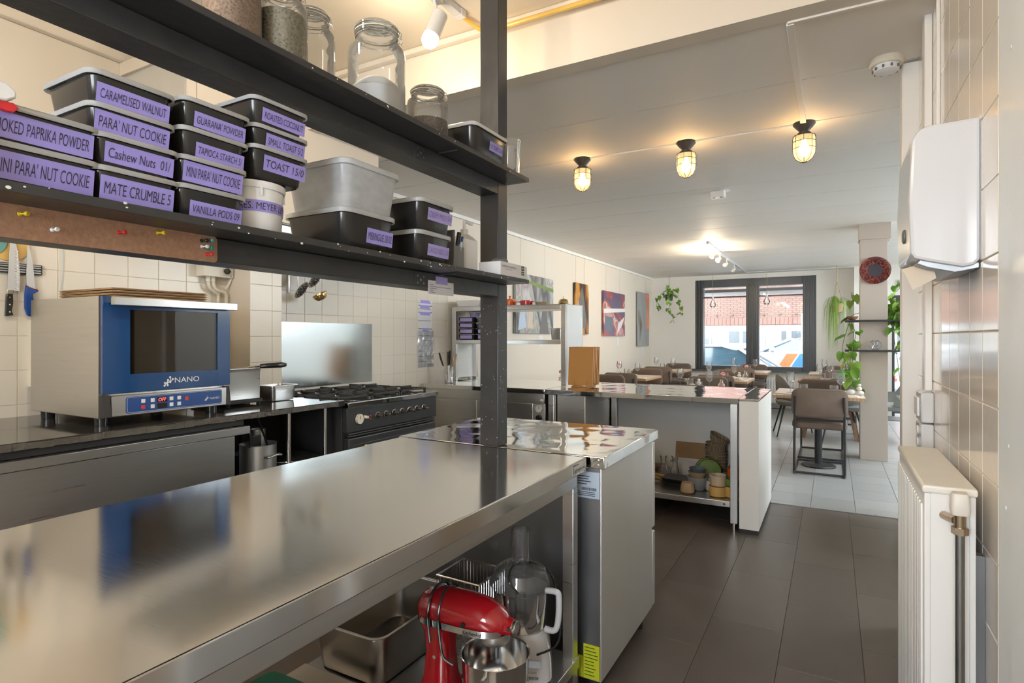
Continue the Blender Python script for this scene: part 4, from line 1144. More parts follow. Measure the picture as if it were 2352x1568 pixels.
G().ctube([(-3.10, 2.165, 1.70), (-3.10, 2.170, 1.62), (-3.11, 2.14, 1.565)], .006, 8).build('pipe', 'cream_plastic', t)
for z in (1.46, 1.25): box(-3.147, 2.09, z, -3.105, 2.168, z + .018).build('clamp', 'cream_plastic', t, .003)
box(-3.147, 2.06, 1.005, -3.09, 2.178, 1.075).build('junction_box', 'cream_plastic', t, .003)
o = G().ctube([(-3.138, 1.33, 1.90), (-3.138, 1.335, 1.62), (-3.138, 1.325, 1.50)], .0018, 6).build('thin_cable', 'label_blue'); tag(o, 'thin pale blue cable running down the tiles behind the cartons', 'cable')
o = box(-3.145, 1.205, 1.06, -3.11, 1.225, 1.36).build('cable_cover', 'cream_plastic', bevel=.003); tag(o, 'narrow cream cable cover on the wall behind the oven', 'conduit')

# steel boiler/fryer, oil bottle, gastro pan next to the oven
t = thing('counter_fryer', 'steel countertop fryer with black lifting handle', 'fryer', (-2.75, 1.93, .931))
G().rloft([(.03, .13, .105, .01), (.17, .13, .105, .01), (.19, .135, .11, .012)], (-2.78, 1.925, .931)).build('tank', 'steel', t, .002)
box(-2.92, 1.815, .941, -2.645, 2.038, .96).build('base', 'black_matte', t, .003)
for x in (-2.89, -2.68):
    for y in (1.86, 2.04): G().cyl((x, y, .9315), (x, y, .942), .012, n=10).build('foot', 'black_matte', t)
G().tube([(-2.70, 1.96, 1.118), (-2.66, 1.99, 1.128), (-2.63, 2.01, 1.13)], .006, 8).build('handle_rod', 'chrome', t)
G().ctube([(-2.63, 2.01, 1.13), (-2.60, 2.04, 1.133), (-2.55, 2.075, 1.136), (-2.525, 2.09, 1.137)], [.011, .014, .015, .008], 12).build('handle_grip', 'black_plastic', t)
t = thing('oil_bottle', 'clear oil bottle with metal pourer behind the fryer', 'bottle', (-2.985, 1.985, .9312))
G().lathe([(0, .001), (.035, .001), (.037, .005), (.037, .16), (.03, .19), (.014, .21), (.013, .25), (.015, .252)], n=24).build('body', 'glass', t, local=True)
G().lathe([(0, .004), (.033, .004), (.034, .12), (0, .12)], n=20).build('oil', 'brass', t, local=True)
G().lathe([(.013, .245), (.017, .25), (.017, .27), (.012, .285), (.004, .29), (.003, .335), (0, .335)], n=14).build('pourer', 'chrome', t, local=True)
G().lathe([(.0175, .252), (.0185, .256), (.0175, .262)], n=14).build('collar', 'black_matte', t, local=True)
def gn_pan(label, loc, rz, hx, hy, h, name='gastro_pan', cat='pan', mat='steel', group=None):
    t = thing(name, label, cat, loc, rz, group)
    g = G(); r = min(hx, hy) * .3
    g.rloft([(h, hx + .012, hy + .012, r), (h - .003, hx + .012, hy + .012, r), (h - .001, hx, hy, r), (.02, hx * .93, hy * .93, r), (.004, hx * .9, hy * .9, r * .9), (.002, hx * .82, hy * .82, r * .8)], bottom=False, top=False)
    g.f = [f for f in g.f]
    n = 20
    g.add([g.v[i] for i in range(5 * n, 6 * n)], [tuple(range(n))])
    g.build('pan', mat, t, local=True)
    rr = G(); rr.rloft([(h, hx + .012, hy + .012, r), (h + .001, hx + .011, hy + .011, r), (h + .001, hx + .001, hy + .001, r), (h - .006, hx - .001, hy - .001, r)], bottom=False, top=False)
    rr.build('rim', mat, t, local=True)
    return t
gn_pan('small steel gastro pan on the worktop beside the range', (-2.72, 2.185, .9312), 0, .07, .082, .085)
# pots below the worktop
t = thing('pot_shelf', 'open shelf with chrome legs beneath the stone worktop', 'shelf', (-2.7, 2.04, 0))
box(-3.08, 1.75, .45, -2.40, 2.35, .47).build('shelf_board', 'black_matte', t, .003)
box(-3.10, 1.75, 0, -3.08, 2.10, .90).build('back_panel', 'steel_side', t, .002)
box(-3.10, 2.10, 0, -2.90, 2.355, .90).build('black_panel', 'black_matte', t, .002)
for y in (2.02, 2.26): G().cyl((-2.42, y, 0), (-2.42, y, .90), .010, n=12).build('leg', 'chrome', t)
t = thing('stock_pot', 'tall dented aluminium stock pot under the worktop', 'pot', (-2.56, 1.945, .4705))
G().lathe([(0, .002), (.082, .002), (.088, .008), (.088, .268), (.091, .272), (.087, .272), (.085, .266), (.085, .010), (0, .008)], n=36).build('body', 'steel_dull', t, local=True)
for s in (-1, 1):
    a = R(8) if s > 0 else R(188)
    pts = [(.088, -.045), (.115, -.04), (.12, 0), (.115, .04), (.088, .045)]
    G().ctube([(p * math.cos(a) - q * math.sin(a), p * math.sin(a) + q * math.cos(a), .215 + (.006 if abs(q) < .01 else 0)) for p, q in pts], .006, 8).build('handle', 'steel', t, local=True)
t = thing('steel_cup', 'narrow steel cup standing inside the stock pot', 'cup', (-2.59, 1.965, .480))
G().lathe([(0, .001), (.03, .001), (.032, .02), (.036, .33), (.038, .33), (.034, .03), (0, .02)], n=20).build('body', 'steel', t, local=True)
t = thing('black_spatula', 'black slotted spatula leaning in the stock pot', 'utensil', (-2.52, 1.91, .482))
G().ctube([(0, 0, 0), (0, -.01, .15), (.0, -.015, .25)], .005, 8).build('handle', 'black_plastic', t, local=True)
box(-.003, -.045, .25, .003, .02, .31).build('blade', 'black_plastic', t, .004, local=True)
t = thing('black_ladle', 'black long-handled ladle leaning in the stock pot', 'utensil', (-2.525, 1.965, .482))
G().ctube([(0, 0, 0), (.0, .02, .2), (.0, -.055, .40)], .005, 8).build('handle', 'black_plastic', t, local=True)
G().ball((.0, .004, .03), (.03, .03, .02), 12, 6).build('cup', 'black_plastic', t, local=True)
t = thing('black_pan', 'black round frying pan with lid on the pot shelf', 'pan', (-2.62, 2.19, .4705))
G().lathe([(0, .002), (.11, .002), (.135, .06), (.148, .15), (.150, .15), (.137, .058), (.11, .006), (0, .006)], n=36).build('body', 'black_metal', t, local=True)
G().ctube([(0, -.14, .14), (.02, -.155, .15), (.04, -.14, .14)], .006, 8).build('handle', 'chrome', t, local=True)
pl = G().lathe([(.152, .1515), (.150, .1555), (.10, .1735), (.03, .1835), (0, .1845)], n=36).build('lid', 'black_plastic', t, local=True)
G().tube([(.152 * math.cos(a),   .152 * math.sin(a), .1525) for a in [2 * PI * k / 36 for k in range(36)]], .0025, 6, True).build('lid_rim', 'chrome', pl, local=True)
G().lathe([(0, .1825), (.010, .1835), (.008, .1965), (.016, .2065), (0, .2115)], n=16).build('knob', 'chrome', pl, local=True)
# checklist papers on the tiles
t = thing('checklist_papers', 'printed checklist sheets held by purple tape on tiles', 'papers', (-3.14, 4.08, 1.3))
for y0, y1, z0, z1 in ((3.995, 4.19, 1.56, 1.605), (3.99, 4.185, 1.50, 1.56), (3.99, 4.19, 1.355, 1.50)):
    s = box(-3.1445, y0, z0, -3.1435, y1, z1).build('sheet', 'paper', t, 0, 0)
    box(-3.1434, y0, z0, -3.143, y1, z0 + .006).build('print_line', 'ink', s, 0, 0)
    box(-3.1434, y0, (z0 + z1) / 2, -3.143, y1 - .02, (z0 + z1) / 2 + .004).build('print_line', 'ink_faint', s, 0, 0)
    box(-3.1432, y0 + .025, z1 - .022, -3.1426, y1 - .035, z1 + .006).build('tape', 'purple', s, 0, 0)
s = box(-3.1445, 3.98, 1.025, -3.1435, 4.20, 1.35).build('sheet', 'paper', t, 0, 0)
for k in range(6): box(-3.1434, 4.0, 1.07 + .045 * k, -3.143, 4.17, 1.074 + .045 * k).build('print_line', 'ink', s, 0, 0)
box(-3.1432, 4.05, 1.335, -3.1426, 4.13, 1.365).build('tape', 'purple', s, 0, 0)
g = G(); n = 10
vs = [(-3.139 + random.uniform(-.002, .003), 3.975 + .23 * i / n, 1.02 + .325 * j / n) for j in range(n + 1) for i in range(n + 1)]
g.add(vs, [(j * (n + 1) + i, j * (n + 1) + i + 1, (j + 1) * (n + 1) + i + 1, (j + 1) * (n + 1) + i) for j in range(n) for i in range(n)])
g.build('plastic_sleeve', 'film', t, 0, 0)
# ================================================================== UNDER THE PREP TABLE
US = .1785
def mixer():
    t = thing('stand_mixer', 'glossy red stand mixer with steel bowl on the undershelf', 'mixer', (-.955, 1.452, US), R(3))
    t.scale = (.92, .93, .95)
    G().rloft([(0, .17, .095, .08), (.006, .175, .10, .085), (.030, .165, .09, .08), (.036, .15, .075, .07)]).build('base', 'red_enamel', t, local=True)
    g = G().rloft([(.03, .062, .062, .03), (.08, .050, .050, .03), (.16, .043, .043, .025), (.225, .048, .048, .025), (.25, .060, .055, .025)], (-.105, 0, 0)); g.build('column', 'red_enamel', t, local=True)
    # head: elliptical sections along x
    secs = [(-.178, .012, .014, .288), (-.172, .040, .045, .288), (-.150, .058, .062, .290), (-.08, .064, .068, .294), (.0, .062, .068, .294), (.07, .058, .064, .290), (.115, .046, .053, .285), (.138, .030, .036, .280), (.143, .026, .028, .278), (.165, .024, .026, .278)]
    n = 28; vs = []; fs = []
    for x, rz_, ry_, zc in secs:
        for k in range(n):
            a = 2 * PI * k / n
            z = math.sin(a); z = z if z > -.72 else -.72
            vs.append((x, ry_ * math.cos(a), zc + rz_ * z))
    m = len(secs)
    for i in range(m - 1):
        fs += [(i * n + k, i * n + (k + 1) % n, (i + 1) * n + (k + 1) % n, (i + 1) * n + k) for k in range(n)]
    fs += [tuple(range(n)), tuple(range((m - 1) * n, m * n))]
    hd = G().add(vs, fs).build('head', 'red_enamel', t, 0, 50, local=True)
    for s in (-1, 1):
        pts = [(-.165, .048), (-.13, .066), (-.06, .0695), (.02, .0695), (.08, .0655), (.118, .052), (.136, .034)]
        g = G()
        vs = [(x, s * y, z) for x, y in pts for z in (.255, .275)]
        g.add(vs, [(2 * i, 2 * i + 2, 2 * i + 3, 2 * i + 1) for i in range(len(pts) - 1)])
        bd = g.build('trim_band', 'chrome', hd, 0, 60, local=True)
    text('lettering', 'KitchenAid', bd, 'black_matte', (.052, -.0685, .264), (1, .07, 0), (0, 0, 1), .0115, .062, local=True)
    G().cyl((.163, 0, .278), (.176, 0, .278), .021, n=20).build('hub_cap', 'chrome', hd, .002, local=True)
    G().tube([(.16, -.026, .285), (.165, -.038, .288)], .006, 10).build('hub_knob', 'black_plastic', hd, local=True)
    G().cyl((.02, -.0665, .285), (.02, -.072, .285), .008, n=14).build('lock_lever', 'black_plastic', hd, local=True)
    G().lathe([(.045, .256), (.047, .235), (.040, .222), (.012, .218), (0, .218)], (.10, 0, 0), 24).build('planetary', 'steel_dull', t, local=True)
    G().lathe([(0, .170), (.007, .172), (.008, .20), (.006, .22)], (.105, 0, 0), 12).build('beater_shaft', 'steel_dark', t, local=True)
    bw = G().lathe([(0, .040), (.05, .040), (.06, .046), (.085, .07), (.104, .12), (.108, .185), (.111, .190), (.107, .187), (.102, .12), (.083, .073), (.05, .046), (0, .045)], (.10, 0, 0), 40).build('bowl', 'chrome', t, local=True)
    G().ctube([(.12, -.105, .165), (.125, -.150, .165), (.128, -.155, .13), (.12, -.12, .085), (.118, -.098, .09)], .007, 8).build('bowl_handle', 'chrome', bw, local=True)
    for x in (-.11, -.07):
        G().ctube([(x + .012, -.075, .21), (x + .004, -.074, .26), (x, -.069, .30), (x, -.045, .348), (x, 0, .363), (x, .045, .348), (x, .068, .30)], .0042, 8).build('power_cord', 'black_plastic', t, local=True)
    G().ctube([(-.058, -.075, .21), (-.05, -.07, .17), (-.02, -.06, .15)], .0042, 8).build('power_cord', 'black_plastic', t, local=True)
    G().cyl((-.10, -.046, .15), (-.10, -.050, .15), .006, n=10).build('screw', 'chrome', t, local=True)
mixer()
def processor():
    t = thing('food_processor', 'white food processor with clear bowl and feed tube', 'food processor', (-.905, 1.690, US), R(24))
    G().rloft([(0, .095, .085, .04), (.008, .105, .095, .045), (.09, .098, .088, .045), (.135, .085, .080, .05), (.150, .075, .072, .05)]).build('base', 'white_gloss', t, local=True)
    pn = G().add([(-.045, -.0952, .060), (.072, -.0952, .060), (.072, -.0925, .080), (-.045, -.0925, .080)], [(0, 1, 2, 3)]).build('control_strip', 'steel_dark', t, 0, 0, local=True)
    text('lettering', 'magimix', t, 'black_matte', (.035, -.0970, .030), (1, 0, 0), (0, 0, 1), .013, .06, local=True)
    text('lettering', 'cuisine 5200', t, 'grey_plastic', (.035, -.0965, .046), (1, 0, 0), (0, 0, 1), .006, .045, local=True)
    b = G().lathe([(0, .152), (.082, .152), (.085, .156), (.090, .275), (.093, .278)], n=40).build('bowl', 'pc', t, local=True)
    l = G().lathe([(.096, .272), (.100, .285), (.099, .30), (.090, .318), (.084, .335), (.060, .352), (.034, .357)], n=40).build('lid', 'pc', t, local=True)
    G().rloft([(.350, .030, .024, .02), (.455, .031, .025, .02), (.462, .033, .027, .02)], (0, .01, 0), bottom=False, top=False).build('feed_tube', 'pc', l, local=True)
    G().rloft([(.352, .026, .020, .018), (.468, .027, .021, .018)], (0, .01, 0)).build('pusher', 'pc', l, local=True)
    G().ctube([(.086, -.045, .285), (.120, -.06, .287), (.128, -.062, .27), (.126, -.062, .20), (.115, -.06, .165), (.085, -.045, .16)], .010, 12).build('bowl_handle', 'white_gloss', b, local=True)
    G().lathe([(0, .155), (.02, .155), (.018, .25), (0, .262)], n=18).build('spindle', 'pc', t, local=True)
    G().ctube([(.0, -.098, .295), (-.03, -.093, .33), (-.02, -.05, .362), (.03, .03, .345), (.10, .05, .30), (.128, .02, .20), (.125, -.05, .12), (.06, -.11, .11)], .0035, 8).build('power_cord', 'black_plastic', t, local=True)
processor()
gn_pan('deep steel gastro pan under the prep table', (-1.375, 1.580, US), 0, .150, .222, .165, mat='steel_pan')
o = box(-1.20, .98, US, -1.0, 1.30, US + .022).build('tray', 'steel', bevel=.004); tag(o, 'flat steel tray on the undershelf beside the mixer', 'tray')
o = box(-1.52, .86, US, -1.215, 1.335, US + .030).build('chopping_board', 'ceramic_white', bevel=.006); tag(o, 'thick off-white chopping board on the undershelf', 'board')
o = G().rloft([(0, .11, .16, .03), (.05, .12, .17, .03), (.06, .125, .175, .03)], (-1.37, 1.01, US + .0305)).build('green_crate', 'green_plastic', bevel=.003); tag(o, 'dark green plastic lid lying on the chopping board', 'lid')
t = thing('clear_bowl', 'clear plastic bowl on the steel tray', 'bowl', (-1.10, 1.15, US + .0225))
G().lathe([(0, .002), (.04, .002), (.065, .02), (.085, .075), (.089, .078)], n=32).build('body', 'pc', t, local=True)
def basket():
    t = thing('wire_basket', 'chrome wire basket behind the food processor', 'basket', (-1.095, 1.70, US))
    x0, x1, y0, y1, h = -.115, .06, -.06, .11, .27
    for z, r in ((.006, .003), (.09, .002), (.18, .002), (h, .004)):
        G().tube([(x0, y0, z), (x1, y0, z), (x1, y1, z), (x0, y1, z)], r, 6, True).build('hoop', 'chrome', t, local=True)
    g = G()
    for k in range(13):
        x = x0 + (x1 - x0) * k / 12
        g.tube([(x, y0, h), (x, y0, .006), (x, y1, .006), (x, y1, h)], .0014, 5)
    for k in range(12):
        y = y0 + (y1 - y0) * k / 11
        g.tube([(x0, y, h), (x0, y, .006), (x1, y, .006), (x1, y, h)], .0014, 5)
    g.build('wire_mesh', 'chrome', t, local=True)
b_ = None
basket()

# ================================================================== PASS COUNTER
def warming_cupboard():
    t = thing('warming_cupboard', 'steel warming cupboard with sliding doors and dial panel', 'cabinet', (-2.53, 4.45, 0))
    box(-3.145, 4.02, .843, -1.942, 4.885, .881).build('worktop', 'steel_mirror', t, .003)
    box(-3.12, 4.06, .10, -1.955, 4.86, .842).build('body', 'steel', t, .003)
    box(-3.12, 4.045, .765, -1.955, 4.06, .842).build('fascia', 'steel', t, .002)
    for a, b, y in ((-3.10, -2.58, 4.046), (-2.60, -2.06, 4.052)):
        d = box(a, y, .14, b, y + .008, .76).build('sliding_door', 'steel', t, .001)
        box(b - .03, y - .004, .40, b - .015, y, .55).build('finger_pull', 'steel_dark', d, .001)
    p = box(-2.045, 4.046, .14, -1.957, 4.06, .76).build('dial_panel', 'steel_dull', t, .001)
    G().cyl((-2.0, 4.046, .725), (-2.0, 4.038, .725), .030, n=28).build('thermometer', 'white_gloss', p, .001)
    G().cyl((-2.0, 4.0385, .725), (-2.0, 4.0365, .725), .032, .030, n=28, cap=False).build('thermometer_rim', 'chrome', p)
    box(-2.001, 4.0365, .725, -1.998, 4.0375, .747).build('needle', 'black_matte', p)
    G().cyl((-2.0, 4.046, .655), (-2.0, 4.025, .655), .026, .022, n=20).build('knob', 'black_plastic', p, .002)
    box(-1.99, 4.044, .785, -1.962, 4.0452, .80).build('maker_badge', 'white_plastic', t)
    for x in (-3.08, -2.0):
        for y in (4.1, 4.8): G().cyl((x, y, 0), (x, y, .10), .022, n=12).build('foot', 'steel_dark', t)
warming_cupboard()
def pass_table():
    t = thing('pass_table', 'steel pass table with undershelf of crockery', 'table', (-1.2, 4.45, 0))
    box(-1.939, 4.018, .843, -.532, 4.902, .881).build('tabletop', 'steel_mirror', t, .003)
    box(-.531, 4.018, .868, -.409, 4.902, .881).build('top_end', 'steel_mirror', t, .002)
    for x in (-1.92, -1.66, -.588):
        for y in (4.045, 4.76):
            lg = box(x, y, .05, x + .045, y + .045, .843).build('leg', 'steel', t, .002)
            G().cyl((x + .022, y + .022, 0), (x + .022, y + .022, .05), .014, n=12).build('foot', 'chrome', lg)
    box(-1.60, 4.05, .152, -.59, 4.80, .19).build('undershelf', 'steel', t, .002)
    box(-1.87, 4.10, .16, -1.67, 4.8, .84).build('side_cabinet', 'steel', t, .002)
    G().cyl((-.625, 4.05, .172), (-.625, 4.046, .172), .009, n=12).build('bolt', 'chrome', t)
pass_table()
pw = struct(G().box(-.53, 4.022, .03, -.41, 4.90, .867).build('wall_pony', 'paint', bevel=.003))
box(-.528, 4.03, 0, -.414, 4.895, .03).build('skirting', 'black_matte', pw)
struct(box(-1.935, 4.83, 0, -.531, 4.90, .842).build('wall_pony_back', 'paint', bevel=.002))
lc = struct(box(.415, 3.90, 0, 1.3, 4.80, .862).build('wall_pony_right', 'paint', bevel=.003))
box(.412, 3.897, .862, 1.3, 4.803, .878).build('steel_cap', 'steel_mirror', lc, .002)
# overshelf
def overshelf():
    t = thing('pass_overshelf', 'two-tier steel shelf unit standing on the pass', 'shelf', (-2.52, 4.64, .882))
    x0, x1, y0, y1 = -3.11, -1.95, 4.45, 4.83
    for x in (x0, x1 - .045):
        for y in (y0, y1 - .03): box(x, y, .882, x + .045, y + .03, 1.56).build('post', 'steel', t, .002)
    for z in (1.225, 1.525):
        box(x0 + .045, y0, z, x1 - .045, y1, z + .035).build('shelf_plate', 'steel', t, .002)
    box(x0, y0, 1.56, x1, y1, 1.566).build('top_plate', 'steel', t, .001)
    box(x1 - .006, y0 + .03, .90, x1, y1 - .03, 1.56).build('side_panel', 'steel_side', t, .001)
    box(x0, y0 + .03, .90, x0 + .006, y1 - .03, 1.22).build('side_panel', 'steel_side', t, .001)
overshelf()
def casserole(label, x, m, lid, r=.055):
    t = thing('mini_casserole', label, 'pot', (x, 4.56, 1.5662))
    G().lathe([(0, .001), (r * .85, .001), (r, .006), (r * 1.02, .045), (r * .97, .045), (r * .94, .008), (0, .006)], n=28).build('pot', m, t, local=True)
    for s in (-1, 1): box(s * r * 1.0 - .004, -.02, .030, s * (r + .018) + .004 * 0, .02, .038).build('handle', m, t, .002, local=True) if s > 0 else box(-(r + .018), -.02, .030, -r + .004, .02, .038).build('handle', m, t, .002, local=True)
    if lid:
        l = G().lathe([(r * 1.03, .046), (r * 1.0, .056), (r * .5, .066), (0, .068)], n=28).build('lid', m, t, local=True)
        G().lathe([(0, .068), (.006, .068), (.005, .078), (.012, .084), (.010, .092), (0, .093)], n=14).build('knob', lid, l, local=True)
casserole('orange lidded mini casserole with black knob on the overshelf', -2.69, 'orange_enamel', 'black_plastic')
casserole('orange lidded mini casserole with orange knob on the overshelf', -2.55, 'orange_enamel', 'orange_enamel', .06)
casserole('red open mini casserole on the overshelf', -2.38, 'red_enamel', None)
t = thing('cream_dish', 'small cream oval dish on the overshelf', 'dish', (-2.24, 4.60, 1.5662))
G().lathe([(0, .001), (.05, .001), (.062, .012), (.07, .03), (.064, .03), (.05, .01), (0, .006)], n=28, sx=1, sy=.7).build('dish', 'ceramic_cream', t, local=True)
t = thing('service_bell', 'brass counter bell on the end of the overshelf', 'bell', (-2.02, 4.56, 1.5662))
G().lathe([(0, 0), (.05, 0), (.05, .006), (.03, .010), (0, .010)], n=28).build('base', 'black_plastic', t, local=True)
G().lathe([(.046, .012), (.044, .022), (.032, .042), (.012, .05), (0, .051)], n=28).build('dome', 'brass', t, local=True)
G().lathe([(0, .05), (.003, .051), (.003, .062), (.007, .066), (0, .07)], n=12).build('plunger', 'brass', t, local=True)
t = thing('white_crate', 'white tray of papers on the left end of the overshelf', 'tray', (-2.95, 4.60, 1.5662))
G().rloft([(0, .11, .12, .02), (.004, .115, .125, .02), (.06, .13, .14, .02)]).build('body', 'white_plastic', t, local=True)
gn_pan('small steel pan at the end of the middle overshelf', (-2.06, 4.58, 1.2605), 0, .055, .09, .10)
BL = 'small black box with purple front label '
for i, (x, k) in enumerate([(-2.98, 0), (-2.98, 1), (-2.98, 2), (-2.98, 3), (-2.78, 0), (-2.78, 1)]):
    t = thing('parts_box', BL + (('lowest', 'second', 'third', 'topmost')[k] + ' in the stack of four' if x < -2.9 else ('lower', 'upper')[k] + ' in the stack of two'), 'box', (x, 4.60, 1.2604 + .0535 * k), 0, 'small labelled boxes ' + ('four high' if x < -2.9 else 'two high'))
    G().rloft([(0, .078, .10, .008), (.044, .084, .108, .008)]).build('body', 'black_plastic', t, local=True)
    G().rloft([(.0442, .086, .11, .008), (.0505, .086, .11, .008)]).build('lid', 'black_plastic', t, local=True)
    box(-.066, -.1095, .010, .066, -.1083, .042).build('front_label', 'purple2', t, 0, 0, local=True)
for k in range(2):
    t = thing('foil_box', ('clear box resting on the two-high black boxes', 'upper clear box above the two-high black boxes')[k], 'box', (-2.80, 4.60, 1.2604 + .0535 * (2 + k)), 0, 'small clear boxes on the overshelf')
    G().rloft([(0, .07, .09, .01), (.046, .078, .098, .01)]).build('body', 'pc', t, local=True)
    G().rloft([(.0462, .08, .10, .01), (.0515, .08, .10, .01)]).build('lid', 'lid', t, local=True)
    G().rloft([(.003, .06, .08, .01), (.036, .066, .086, .01)]).build('contents', 'steel_dull', t, local=True)
t = thing('purple_pot', 'round purple labelled pot on the small black boxes', 'pot', (-2.95, 4.60, 1.2604 + .0535 * 4))
G().lathe([(0, 0), (.045, 0), (.052, .038), (0, .038)], n=24).build('body', 'purple2', t, local=True)
G().lathe([(.055, .036), (.055, .046), (0, .046)], n=24).build('lid', 'ceramic_cream', t, local=True)
# cutlery jar and salt pot
t = thing('salt_pot', 'short glass jar with pale contents on the pass', 'jar', (-3.02, 4.28, .8815))
G().lathe([(0, .001), (.038, .001), (.04, .005), (.04, .08), (.036, .09), (.036, .10)], n=24).build('body', 'glass', t, local=True)
G().lathe([(0, .004), (.035, .004), (.036, .065), (0, .065)], n=20).build('salt', 'sugar', t, local=True)
t = thing('cutlery_jar', 'glass jar holding kitchen utensils on the pass', 'jar', (-2.95, 4.17, .8815))
G().lathe([(0, .001), (.036, .001), (.04, .006), (.042, .13), (.044, .135)], n=24).build('body', 'glass', t, local=True)
for i, (lab, m, dx, dy, L, r) in enumerate((('black handled knife', 'black_plastic', -.075, -.02, .26, .009), ('dark spatula', 'wood_dark', -.005, .0, .27, .012), ('black tongs', 'black_plastic', .02, -.01, .28, .010), ('wooden spoon', 'oak', .06, .02, .25, .011), ('steel whisk', 'steel', .03, .02, .22, .008))):
    t = thing('utensil', lab + ' standing in the utensil jar', 'utensil', (-2.95 + dx * .12, 4.17 + dy * .2, .8865))
    G().tube([(0, 0, 0), (dx * .5, dy * .5, L * .55)], .004, 8).build('shaft', 'steel', t, local=True)
    G().tube([(dx * .5, dy * .5, L * .55), (dx * .8, dy * .8, L * .8), (dx, dy, L)], [r * .7, r, r * .8], 10).build('grip', m, t, local=True)

# bamboo boards in a stand
t = thing('board_stand', 'small bamboo rack holding the menu boards', 'stand', (-1.775, 4.37, .8815), R(1))
for x in (-.055, .055):
    box(x - .005, -.055, 0, x + .005, .17, .012).build('rail', 'bamboo', t, .002, local=True)
    for k in range(6): box(x - .004, -.05 + .036 * k, .012, x + .004, -.043 + .036 * k, .06).build('peg', 'bamboo', t, .002, local=True)
box(-.07, -.055, .0, .07, -.045, .010).build('cross_bar', 'bamboo', t, .002, local=True)
c16, s16 = math.cos(R(1)), math.sin(R(1))
for k in range(5):
    ly = -.026 + .036 * k
    t = thing('menu_board', 'bamboo menu board standing upright in the small rack', 'board', (-1.775 - s16 * ly, 4.37 + c16 * ly, .8945), R(1), 'bamboo menu boards on the pass')
    bd = G()
    bd.v = []; bd.rloft([(0, .105, .155, .008), (.011, .105, .155, .008)])
    M = Matrix.Rotation(R(86), 3, 'X')
    bd.v = [M @ (p + Vector((0, .155, -.0055))) for p in bd.v]
    b = bd.build('panel', 'bamboo', t, .001, local=True)
    for x in (-.105, .098):
        q = G().box(x, .0, .0055, x + .007, .31, .0095); q.v = [M @ p for p in q.v]; q.build('edge_strip', 'bamboo', b, .001, local=True)
    q = G().box(-.105, .303, .0055, .105, .31, .0095); q.v = [M @ p for p in q.v]; q.build('edge_strip', 'bamboo', b, .001, local=True)

# crockery on the undershelf of the pass
SZ = .1905
def pot_(label, x, y, prof, m, n=28, cat='bowl', name='bowl', inner=None, tilt=0, group=None, z=SZ):
    t = thing(name, label, cat, (x, y, z), 0, group)
    g = G().lathe(prof, n=n)
    if tilt: g.v = [Matrix.Rotation(tilt, 3, 'Y') @ p for p in g.v]
    g.build('body', m, t, local=True)
    return t
def cupp(r0, r1, h, w=.006): return [(0, .002), (r0 * .9, .001), (r0, .006), (r1, h), (r1 - w, h), (r0 - w, .012), (0, .010)]
pot_('small speckled sand-coloured cup at the shelf front', -.885, 4.14, [(0, .001), (.038, .001), (.048, .012), (.049, .035), (.040, .075), (.036, .075), (.043, .034), (.042, .014), (0, .010)], 'ceramic_sand', name='cup', cat='cup')
pot_('large pale grey pouring bowl', -.842, 4.27, cupp(.05, .075, .095), 'ceramic_grey', name='pouring_bowl')
pot_('beige pouring bowl nested in the grey one', -.842, 4.27, cupp(.045, .068, .055), 'ceramic_sand', name='pouring_bowl', z=SZ + .075)
pot_('dark blue grey pouring bowl on top of the nest', -.842, 4.27, cupp(.04, .060, .05), 'ceramic_blue', name='pouring_bowl', z=SZ + .105)
pot_('low white footed cup between the bowls', -.745, 4.29, cupp(.045, .052, .075), 'ceramic_white', name='cup', cat='cup')
pot_('mustard yellow cup below the glazed bowl', -.685, 4.165, cupp(.058, .060, .070), 'ceramic_yellow', name='cup', cat='cup')
pot_('cream bowl with painted rim on the yellow cup', -.685, 4.165, cupp(.052, .058, .075), 'ceramic_cream', z=SZ + .071)
pot_('yellow cup behind the table leg', -.592, 4.18, cupp(.05, .054, .075), 'ceramic_yellow', name='cup', cat='cup')
pot_('green-rimmed cup stacked on the yellow cup behind the leg', -.592, 4.18, cupp(.046, .05, .05), 'ceramic_green', name='cup', cat='cup', z=SZ + .076)
pot_('terracotta lined tall cup behind the leg', -.592, 4.31, cupp(.05, .056, .17), 'orange_enamel', name='cup', cat='cup')
for k, (y, m) in enumerate(((4.46, 'ceramic_green'), (4.50, 'ceramic_green'))):
    t = thing('green_plate', ('green plate leaning in the rack beside the grey pouring bowl', 'green plate leaning behind the other green plate in the rack')[k], 'plate', (-.795 - .022 * k, y, SZ + .013), 0, 'green plates in the rack')
    g = G().lathe([(0, 0), (.065, 0), (.083, .008), (.085, .011), (.065, .005), (0, .004)], n=40)
    M = Matrix.Rotation(R(78), 3, 'X')
    g.v = [M @ p + Vector((0, 0, .087)) for p in g.v]
    g.build('plate', m, t, local=True)
    g = G().tube([(.085 * math.cos(a), .085 * math.sin(a), .010) for a in [2 * PI * q / 40 for q in range(40)]], .0022, 6, True); g.v = [M @ p + Vector((0, 0, .087)) for p in g.v]
    g.build('dark_rim', 'black_matte', t, local=True)
t = thing('plate_rack', 'small wooden rack holding the green plates', 'rack', (-.80, 4.485, SZ))
for x in (-.05, .05):
    box(x - .006, -.06, 0, x + .006, .08, .012).build('rail', 'oak', t, .002, local=True)
    box(x - .006, -.06, .012, x + .006, -.05, .10).build('peg', 'oak', t, .002, local=True)
wv = [(0, .002), (.045, .001), (.06, .012), (.078, .055), (.082, .062), (.077, .062), (.056, .016), (0, .008)]
